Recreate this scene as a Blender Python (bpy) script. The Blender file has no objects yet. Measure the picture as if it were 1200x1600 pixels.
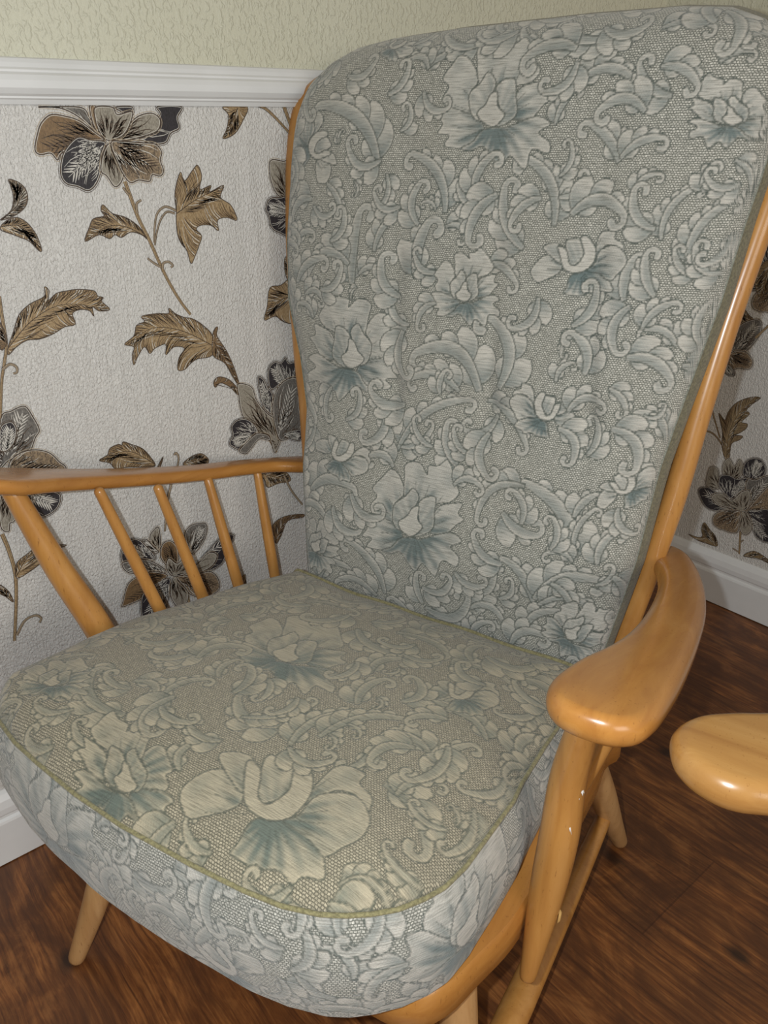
import bpy, bmesh, math, random
import numpy as np
from mathutils import Matrix, Vector
sc = bpy.context.scene
COL = sc.collection
CAM=[0.0,-1.0803,1.02]
AX=[[0.772858,-0.634356,-0.016859],[0.28478,0.322972,0.902546],[-0.56709,-0.702341,0.430263]]
FPX=1226.19
POSE=[0.4851,-0.4299,-1.2661]
XC=1.6292
DADO=[1.1116,1.0627]
HB=0.1274
WL=[["s",11,[[4452,9742],[4500,9544],[4568,9273],[4677,8991],[4785,8663],[4902,8359],[5031,8100],[5153,7911]]],["s",7,[[4560,9341],[4568,9458],[4643,9503]]],["s",7,[[4814,8588],[4833,8665],[4916,8678],[4973,8626],[4937,8600]]],["s",6,[[4476,9578],[4411,9673]]],["s",6,[[4780,8627],[4690,8690],[4614,8758]]],["s",6,[[5123,9339],[4973,9400],[4845,9323],[4780,9156],[4741,8950]]],["s",5,[[5098,9306],[4983,9331],[4878,9235],[4801,9085],[4744,8915]]],["p","grey",[4308,10226],[[4226,10252],[4025,10464],[3817,10581],[3614,10608],[3534,10602],[4018,10605],[4115,10494],[4207,10343]]],["p","brown",[4308,10226],[[4136,10612],[4214,10613],[4207,10343],[4150,10404]]],["p","black",[4308,10226],[[4395,10218],[4656,10277],[4895,10400],[5063,10525],[5040,10619],[5382,10621],[5306,10494],[5315,10366],[5182,10303],[5090,10192],[4898,10179],[4721,10229]]],["p","sand",[4308,10226],[[4396,10228],[4604,10402],[4765,10509],[4954,10541],[5054,10462],[4997,10337],[4802,10275],[4613,10240]]],["p","black",[4308,10226],[[4461,10608],[4699,10610],[4616,10478],[4540,10554]]],["p","sand",[4308,10226],[[4292,10235],[4207,10343],[4183,10494],[4213,10607],[4426,10608],[4482,10524],[4682,10555],[4599,10371],[4474,10264]]],["p","brown",[4308,10226],[[4258,10236],[4138,10338],[3974,10458],[3803,10508],[3644,10522],[3516,10436],[3446,10320],[3379,10146],[3430,10086],[3561,10098],[3627,10021],[3691,10095],[3906,10181],[4083,10223]]],["p","black",[4308,10226],[[4270,10205],[4086,10238],[3923,10271],[3748,10138],[3664,9990],[3635,9838],[3690,9744],[3818,9707],[3945,9653],[4063,9727],[4153,9881],[4188,10037]]],["p","sand",[4308,10226],[[4302,10189],[4211,10067],[4153,9881],[4220,9816],[4304,9684],[4405,9744],[4451,9871],[4393,10000],[4367,10157]]],["p","mix",[4308,10226],[[4339,10204],[4501,10217],[4716,10198],[4936,10178],[5016,10080],[4982,9983],[5009,9851],[4953,9787],[4842,9808],[4791,9728],[4645,9750],[4529,9723],[4451,9807],[4388,9968]]],["l","tan",[[4645,9028],[4367,9186],[4114,9205],[3822,9069]],[[4642,9011],[4552,9172],[4386,9302],[4213,9363],[4107,9475],[4070,9405],[4101,9338],[3954,9315],[3885,9222],[3793,9048],[3990,9115],[4124,9054],[4204,9098],[4290,9057],[4430,9114],[4574,9068]]],["l","tan",[[5126,9304],[5466,9475],[5894,9611]],[[5123,9339],[5137,9578],[5251,9826],[5294,9707],[5433,9837],[5522,9901],[5565,9764],[5515,9594],[5694,9638],[5663,9552],[5896,9629],[5822,9474],[5981,9358],[6059,9153],[5898,9200],[5743,9175],[5739,9030],[5629,9111],[5462,9123],[5393,9074],[5464,8979],[5406,8857],[5325,8718],[5249,8623],[5211,8802],[5142,8898],[5099,9026],[5103,9202]]],["l","sand",[[2827,9377],[3069,9560],[3075,9741]],[[2812,9378],[2957,9475],[3019,9623],[3014,9744],[3007,9827],[3116,9784],[3178,9706],[3181,9599],[3119,9496],[2975,9413]]],["l","tan",[[2796,9303],[3043,9285],[3215,9017]],[[2789,9273],[2870,9359],[3003,9396],[3115,9326],[3198,9178],[3228,9000],[3193,8987],[3102,9107],[3001,9163],[2930,9200]]],["l","tan",[[6230,10611],[6021,10261]],[[6002,10626],[6381,10628],[6299,10461],[6152,10293],[5954,10228],[6033,10361],[6073,10527]]],["s",9,[[6492,10663],[6663,10613],[6830,10495],[7065,10284]]],["s",14,[[6982,10667],[7095,10372]]],["p","sand",[6968,9394],[[6711,9935],[6917,9912],[7056,9889],[7016,9391],[6784,9459],[6685,9648],[6675,9793]]],["p","black",[7048,9180],[[6639,9412],[6828,9420],[7066,9407],[7023,8872],[6737,8934],[6626,9019],[6594,9172],[6558,9286]]],["l","tan",[[6950,7952],[6646,7908],[6404,7673]],[[6520,8128],[6717,8145],[6971,8217],[6920,7577],[6718,7585],[6577,7690],[6378,7656],[6446,7852]]],["l","tan",[[6923,8243],[6848,8533]],[[6824,8535],[6972,8541],[6945,8200],[6834,8253]]],["s",9,[[2606,8500],[2588,8272],[2564,7904],[2492,7675],[2410,7444],[2290,6966]]],["s",7,[[2452,7595],[2552,7646],[2624,7598],[2616,7529],[2568,7520]]],["l","brown",[[2574,7902],[2552,8177]],[[2536,8179],[2577,8072],[2577,7919],[2481,7849]]],["l","tan",[[2559,7836],[2940,8154],[3380,8299],[3932,8162]],[[2582,7867],[2688,8055],[2793,8243],[2948,8356],[3148,8431],[3171,8546],[3217,8490],[3188,8375],[3304,8446],[3446,8462],[3586,8462],[3794,8420],[3835,8345],[3904,8318],[3877,8269],[3968,8150],[3819,8152],[3739,8216],[3735,8092],[3694,8169],[3574,8203],[3460,8166],[3469,8024],[3324,8010],[3172,7946],[2991,7904],[2824,7913],[2678,7851],[2561,7767]]],["l","tan",[[5440,7411],[4976,7704],[4535,7810],[4111,7639]],[[5422,7272],[5457,7550],[5324,7730],[5166,7851],[5043,7888],[4907,7964],[4824,8051],[4806,7979],[4645,8001],[4405,7997],[4432,7919],[4307,7881],[4245,7741],[4094,7653],[4222,7594],[4184,7486],[4181,7340],[4259,7454],[4377,7568],[4441,7461],[4532,7523],[4702,7553],[4679,7400],[4819,7494],[4983,7447],[4880,7326],[4834,7153],[4940,7134],[5059,7213],[5174,7254]]],["l","brown",[[5469,7467],[5801,6739]],[[5457,7550],[5515,7661],[5560,7663],[5532,7538],[5673,7270],[5778,6957],[5829,6690],[5722,6883],[5609,7115],[5430,7262]]],["l","brown",[[5412,6816],[5745,6663]],[[5405,6766],[5394,6861],[5493,6918],[5669,6829],[5792,6654],[5782,6569],[5657,6724],[5504,6819]]],["s",10,[[6294,5704],[6401,5438]]],["p","sand",[6416,5602],[[5801,6739],[6034,6649],[6108,6412],[6284,6148],[6569,5850],[6375,5445],[6292,5681],[6055,5879],[5859,6153],[5806,6343],[5801,6521]]],["p","black",[6719,6375],[[6355,6629],[6379,6889],[6513,6974],[6611,6935],[6709,7005],[6763,6907],[6891,6884],[6907,6611],[6730,6510],[6581,6585],[6422,6526]]],["p","black",[6330,6091],[[6186,6440],[6169,6775],[6265,6735],[6326,6590],[6413,6438],[6385,6125],[6243,6248]]],["p","grey",[6416,5602],[[6397,6260],[6581,6585],[6907,6611],[6904,6151],[6913,5769],[6549,5617],[6432,5788]]],["p","black",[6050,5833],[[5615,5939],[5607,6076],[5713,6163],[5883,6147],[6019,6025],[6077,5850],[5893,5779],[5731,5658],[5592,5739],[5543,5820]]],["p","grey",[6416,5602],[[6292,5681],[6093,5753],[5928,5631],[5821,5565],[5704,5641],[5840,5746],[6052,5856],[6250,5785]]],["p","black",[6506,5723],[[6559,5734],[6893,5726],[6895,5532],[6658,5629]]],["l","tan",[[4270,5794],[3898,6105],[3471,6071]],[[3452,6076],[3579,6125],[3634,6214],[3759,6245],[3815,6218],[3843,6265],[3954,6196],[4104,6095],[4206,5940],[4266,5773],[4099,5796],[3858,5862],[3660,5895],[3597,5996]]],["l","brown",[[4329,5756],[4402,5867]],[[4296,5743],[4413,5886],[4338,5731]]],["s",7,[[4586,5863],[4625,5888],[4653,5801],[4610,5658]]],["l","tan",[[4740,5689],[5108,5682]],[[4719,5695],[4888,5771],[5048,5765],[5147,5626],[5043,5540],[4775,5613]]],["p","grey",[2215,6385],[[2290,6966],[2440,7042],[2615,7070],[2687,6913],[2734,6713],[2661,6616],[2557,6450],[2409,6411],[2267,6391],[2119,6335]]],["p","black",[2215,6385],[[2267,6861],[2410,6902],[2452,6780],[2382,6609],[2262,6525],[2190,6582]]],["p","mix",[2240,6263],[[2248,6300],[2380,6438],[2594,6459],[2791,6370],[2904,6202],[2970,6063],[2751,5799],[2275,5939]]],["p","black",[2283,5976],[[2358,5914],[2800,5764],[2758,5548],[2556,5465],[2443,5543],[2411,5737]]],["p","sand",[2144,5977],[[2076,5978],[2334,5882],[2175,5546],[2097,5510],[2056,5400],[1974,5509]]],["s",12,[[1966,5389],[1998,5129],[2005,4743],[1921,4292],[1778,3716]]],["l","tan",[[2007,4699],[2292,4982],[2738,4947]],[[2009,4676],[2056,4896],[2220,4987],[2378,5038],[2757,4949],[2655,4919],[2528,4854],[2363,4783],[2200,4713]]],["s",8,[[1823,3788],[1974,3975],[2130,4001],[2198,3925],[2159,3863]]],["l","tan",[[1886,4351],[1792,4586]],[[1772,4659],[1866,4513],[1892,4326],[1816,4446],[1746,4539]]],["s",8,[[4478,5426],[4370,5140],[4255,4665]]],["s",10,[[4473,3400],[4506,2993]]],["p","sand",[4101,4386],[[4001,4468],[4008,4655],[4064,4729],[4158,4768],[4165,4601],[4122,4378]]],["p","grey",[4137,4325],[[3862,4423],[3848,4616],[3938,4632],[4026,4484],[4094,4340]]],["p","grey",[4565,4074],[[4594,4285],[4578,4509],[4686,4617],[4851,4612],[4964,4551],[4927,4342],[4796,4190],[4666,4112]]],["p","black",[4298,3849],[[4735,3912],[4953,4085],[5221,4243],[5442,4193],[5289,3966],[5163,3755],[4955,3703],[4710,3718]]],["p","black",[3952,4295],[[3523,4544],[3620,4671],[3795,4690],[3938,4491],[4037,4265],[3854,4235],[3595,4259],[3509,4386]]],["p","grey",[4298,3849],[[3505,4364],[3695,4341],[3945,4250],[4176,3970],[3910,4021],[3581,4170]]],["p","brown",[4298,3849],[[4123,4234],[4179,4454],[4319,4477],[4412,4325],[4401,4084],[4270,3984]]],["p","sand",[4298,3849],[[4735,3912],[4947,4036],[5084,3937],[4964,3776],[4713,3742],[4480,3805]]],["p","brown",[4298,3849],[[4187,3891],[3960,4051],[3693,4055],[3527,3974],[3412,3728],[3383,3632],[3536,3629],[3718,3654],[3967,3803]]],["p","black",[4298,3849],[[4202,3836],[3971,3826],[3754,3738],[3682,3569],[3666,3324],[3785,3212],[3972,3219],[4121,3439],[4200,3661]]],["p","sand",[4298,3849],[[4269,3811],[4186,3566],[4225,3345],[4326,3211],[4459,3301],[4486,3498],[4377,3744]]],["p","mix",[4298,3849],[[4339,3809],[4614,3729],[4904,3696],[5036,3543],[5060,3323],[4923,3245],[4679,3291],[4522,3406],[4447,3564]]],["p","sand",[4298,3849],[[4253,3866],[4189,4063],[4253,4186],[4372,4045],[4520,4090],[4591,3915],[4480,3805]]],["l","tan",[[5197,2946],[5561,3126],[5982,2961]],[[5172,2957],[5226,3204],[5363,3258],[5563,3395],[5590,3142],[5944,3141],[5875,3003],[6059,2875],[5756,2912],[5430,2906]]],["l","tan",[[6109,5129],[6541,4884]],[[6084,5136],[6503,5069],[6622,4861],[6378,4881],[6163,4868],[6123,5003]]],["s",8,[[6496,4996],[6633,4655],[6833,4336]]],["l","brown",[[6216,3799],[6420,4100],[6761,4137]],[[6224,3769],[6190,4123],[6431,4227],[6820,4156],[6815,4089],[6505,4125],[6346,3887]]],["p","black",[6826,2629],[[6622,2709],[6691,2826],[6813,2865],[6885,2606]]]]
WR=[["s",9,[[-2344,4684],[-2443,4451],[-2679,3992]]],["s",9,[[-2266,4064],[-2515,4044],[-2771,3827],[-2937,3515]]],["l","dtan",[[-2911,3579],[-2872,4186],[-3047,4737],[-3392,5077]],[[-2866,3566],[-2740,3866],[-2714,4144],[-2546,4546],[-2710,4424],[-2739,4525],[-2782,4673],[-2927,4890],[-3209,5066],[-3403,5089],[-3259,4923],[-3155,4763],[-3236,4693],[-3096,4476],[-3234,4466],[-3212,4345],[-3058,4189],[-2973,4143],[-3175,4174],[-3126,4068],[-2966,3929],[-2974,3574]]],["s",12,[[-3540,1981],[-3613,1415]]],["s",8,[[-3590,1458],[-3436,1500]]],["s",6,[[-3590,1717],[-3648,1792]]],["p","sand",[-3094,3101],[[-2887,3182],[-2864,3444],[-2979,3599],[-3124,3450],[-3206,3642],[-3354,3472],[-3287,3211],[-3071,3093]]],["p","black",[-3557,3249],[[-3327,3368],[-3350,3614],[-3506,3755],[-3684,3761],[-3803,3610],[-3796,3420],[-3605,3240],[-3419,3253]]],["p","sand",[-2853,2824],[[-2563,2779],[-2537,3073],[-2579,3260],[-2746,3286],[-2834,3067],[-2858,2801]]],["p","black",[-3157,2626],[[-2836,2919],[-2849,3121],[-3028,3202],[-3247,3174],[-3462,3267],[-3549,3053],[-3505,2795],[-3292,2672],[-3094,2705],[-2931,2800]]],["p","grey",[-3496,2469],[[-3471,3221],[-3643,3276],[-3921,3459],[-3992,3104],[-3792,2746],[-3602,2532],[-3505,2795]]],["p","black",[-3496,2469],[[-2387,2620],[-2591,2763],[-2800,2706],[-3174,2531],[-3430,2446],[-3113,2333],[-2783,2241],[-2566,2320]]],["p","sand",[-3496,2469],[[-2723,2579],[-2944,2729],[-3202,2641],[-3391,2903],[-3562,2985],[-3619,2686],[-3518,2477],[-3192,2437],[-2898,2435]]],["p","mix",[-3496,2469],[[-3628,2517],[-3731,2823],[-3986,3245],[-4093,2707]]],["p","black",[-3496,2469],[[-3567,2470],[-3818,2609],[-4102,2661],[-4234,1997],[-3945,1959],[-3760,2191]]],["p","sand",[-3496,2469],[[-3478,2438],[-3641,2447],[-3778,2147],[-3669,1928],[-3505,2044]]],["p","mix",[-3496,2469],[[-3430,2446],[-3021,2300],[-2856,2112],[-2881,1913],[-3053,1847],[-3150,1858],[-3298,1852],[-3478,1931],[-3469,2234]]],["l","dtan",[[-3057,1401],[-2732,1805]],[[-2325,1436],[-2561,1446],[-2678,1519],[-2624,1685],[-2668,1876],[-2845,1742],[-2989,1639],[-3080,1410],[-2781,1371],[-2573,1370]]],["l","dtan",[[-3720,1407],[-4264,1503]],[[-3720,1407],[-3939,1626],[-4327,1530],[-4341,1459],[-4036,1486]]],["p","grey",[-2664,5939],[[-2554,5919],[-2567,6223],[-2637,6447],[-2786,6595],[-3026,6693],[-3136,6608],[-3133,6360],[-2971,6080],[-2820,5946]]],["p","mix",[-2518,5869],[[-2486,5666],[-2620,5931],[-2902,5982],[-3098,5827],[-3054,5646],[-2835,5624],[-2664,5569]]],["p","black",[-2460,5683],[[-2456,5572],[-2605,5645],[-2712,5556],[-2754,5454],[-2621,5427],[-2517,5495]]],["s",12,[[-3058,6305],[-3311,6635]]],["l","dtan",[[-3074,7784],[-2993,7146]],[[-2822,7485],[-2867,7686],[-3039,7858],[-3150,7403],[-3017,7130],[-2880,7292]]]]
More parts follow.
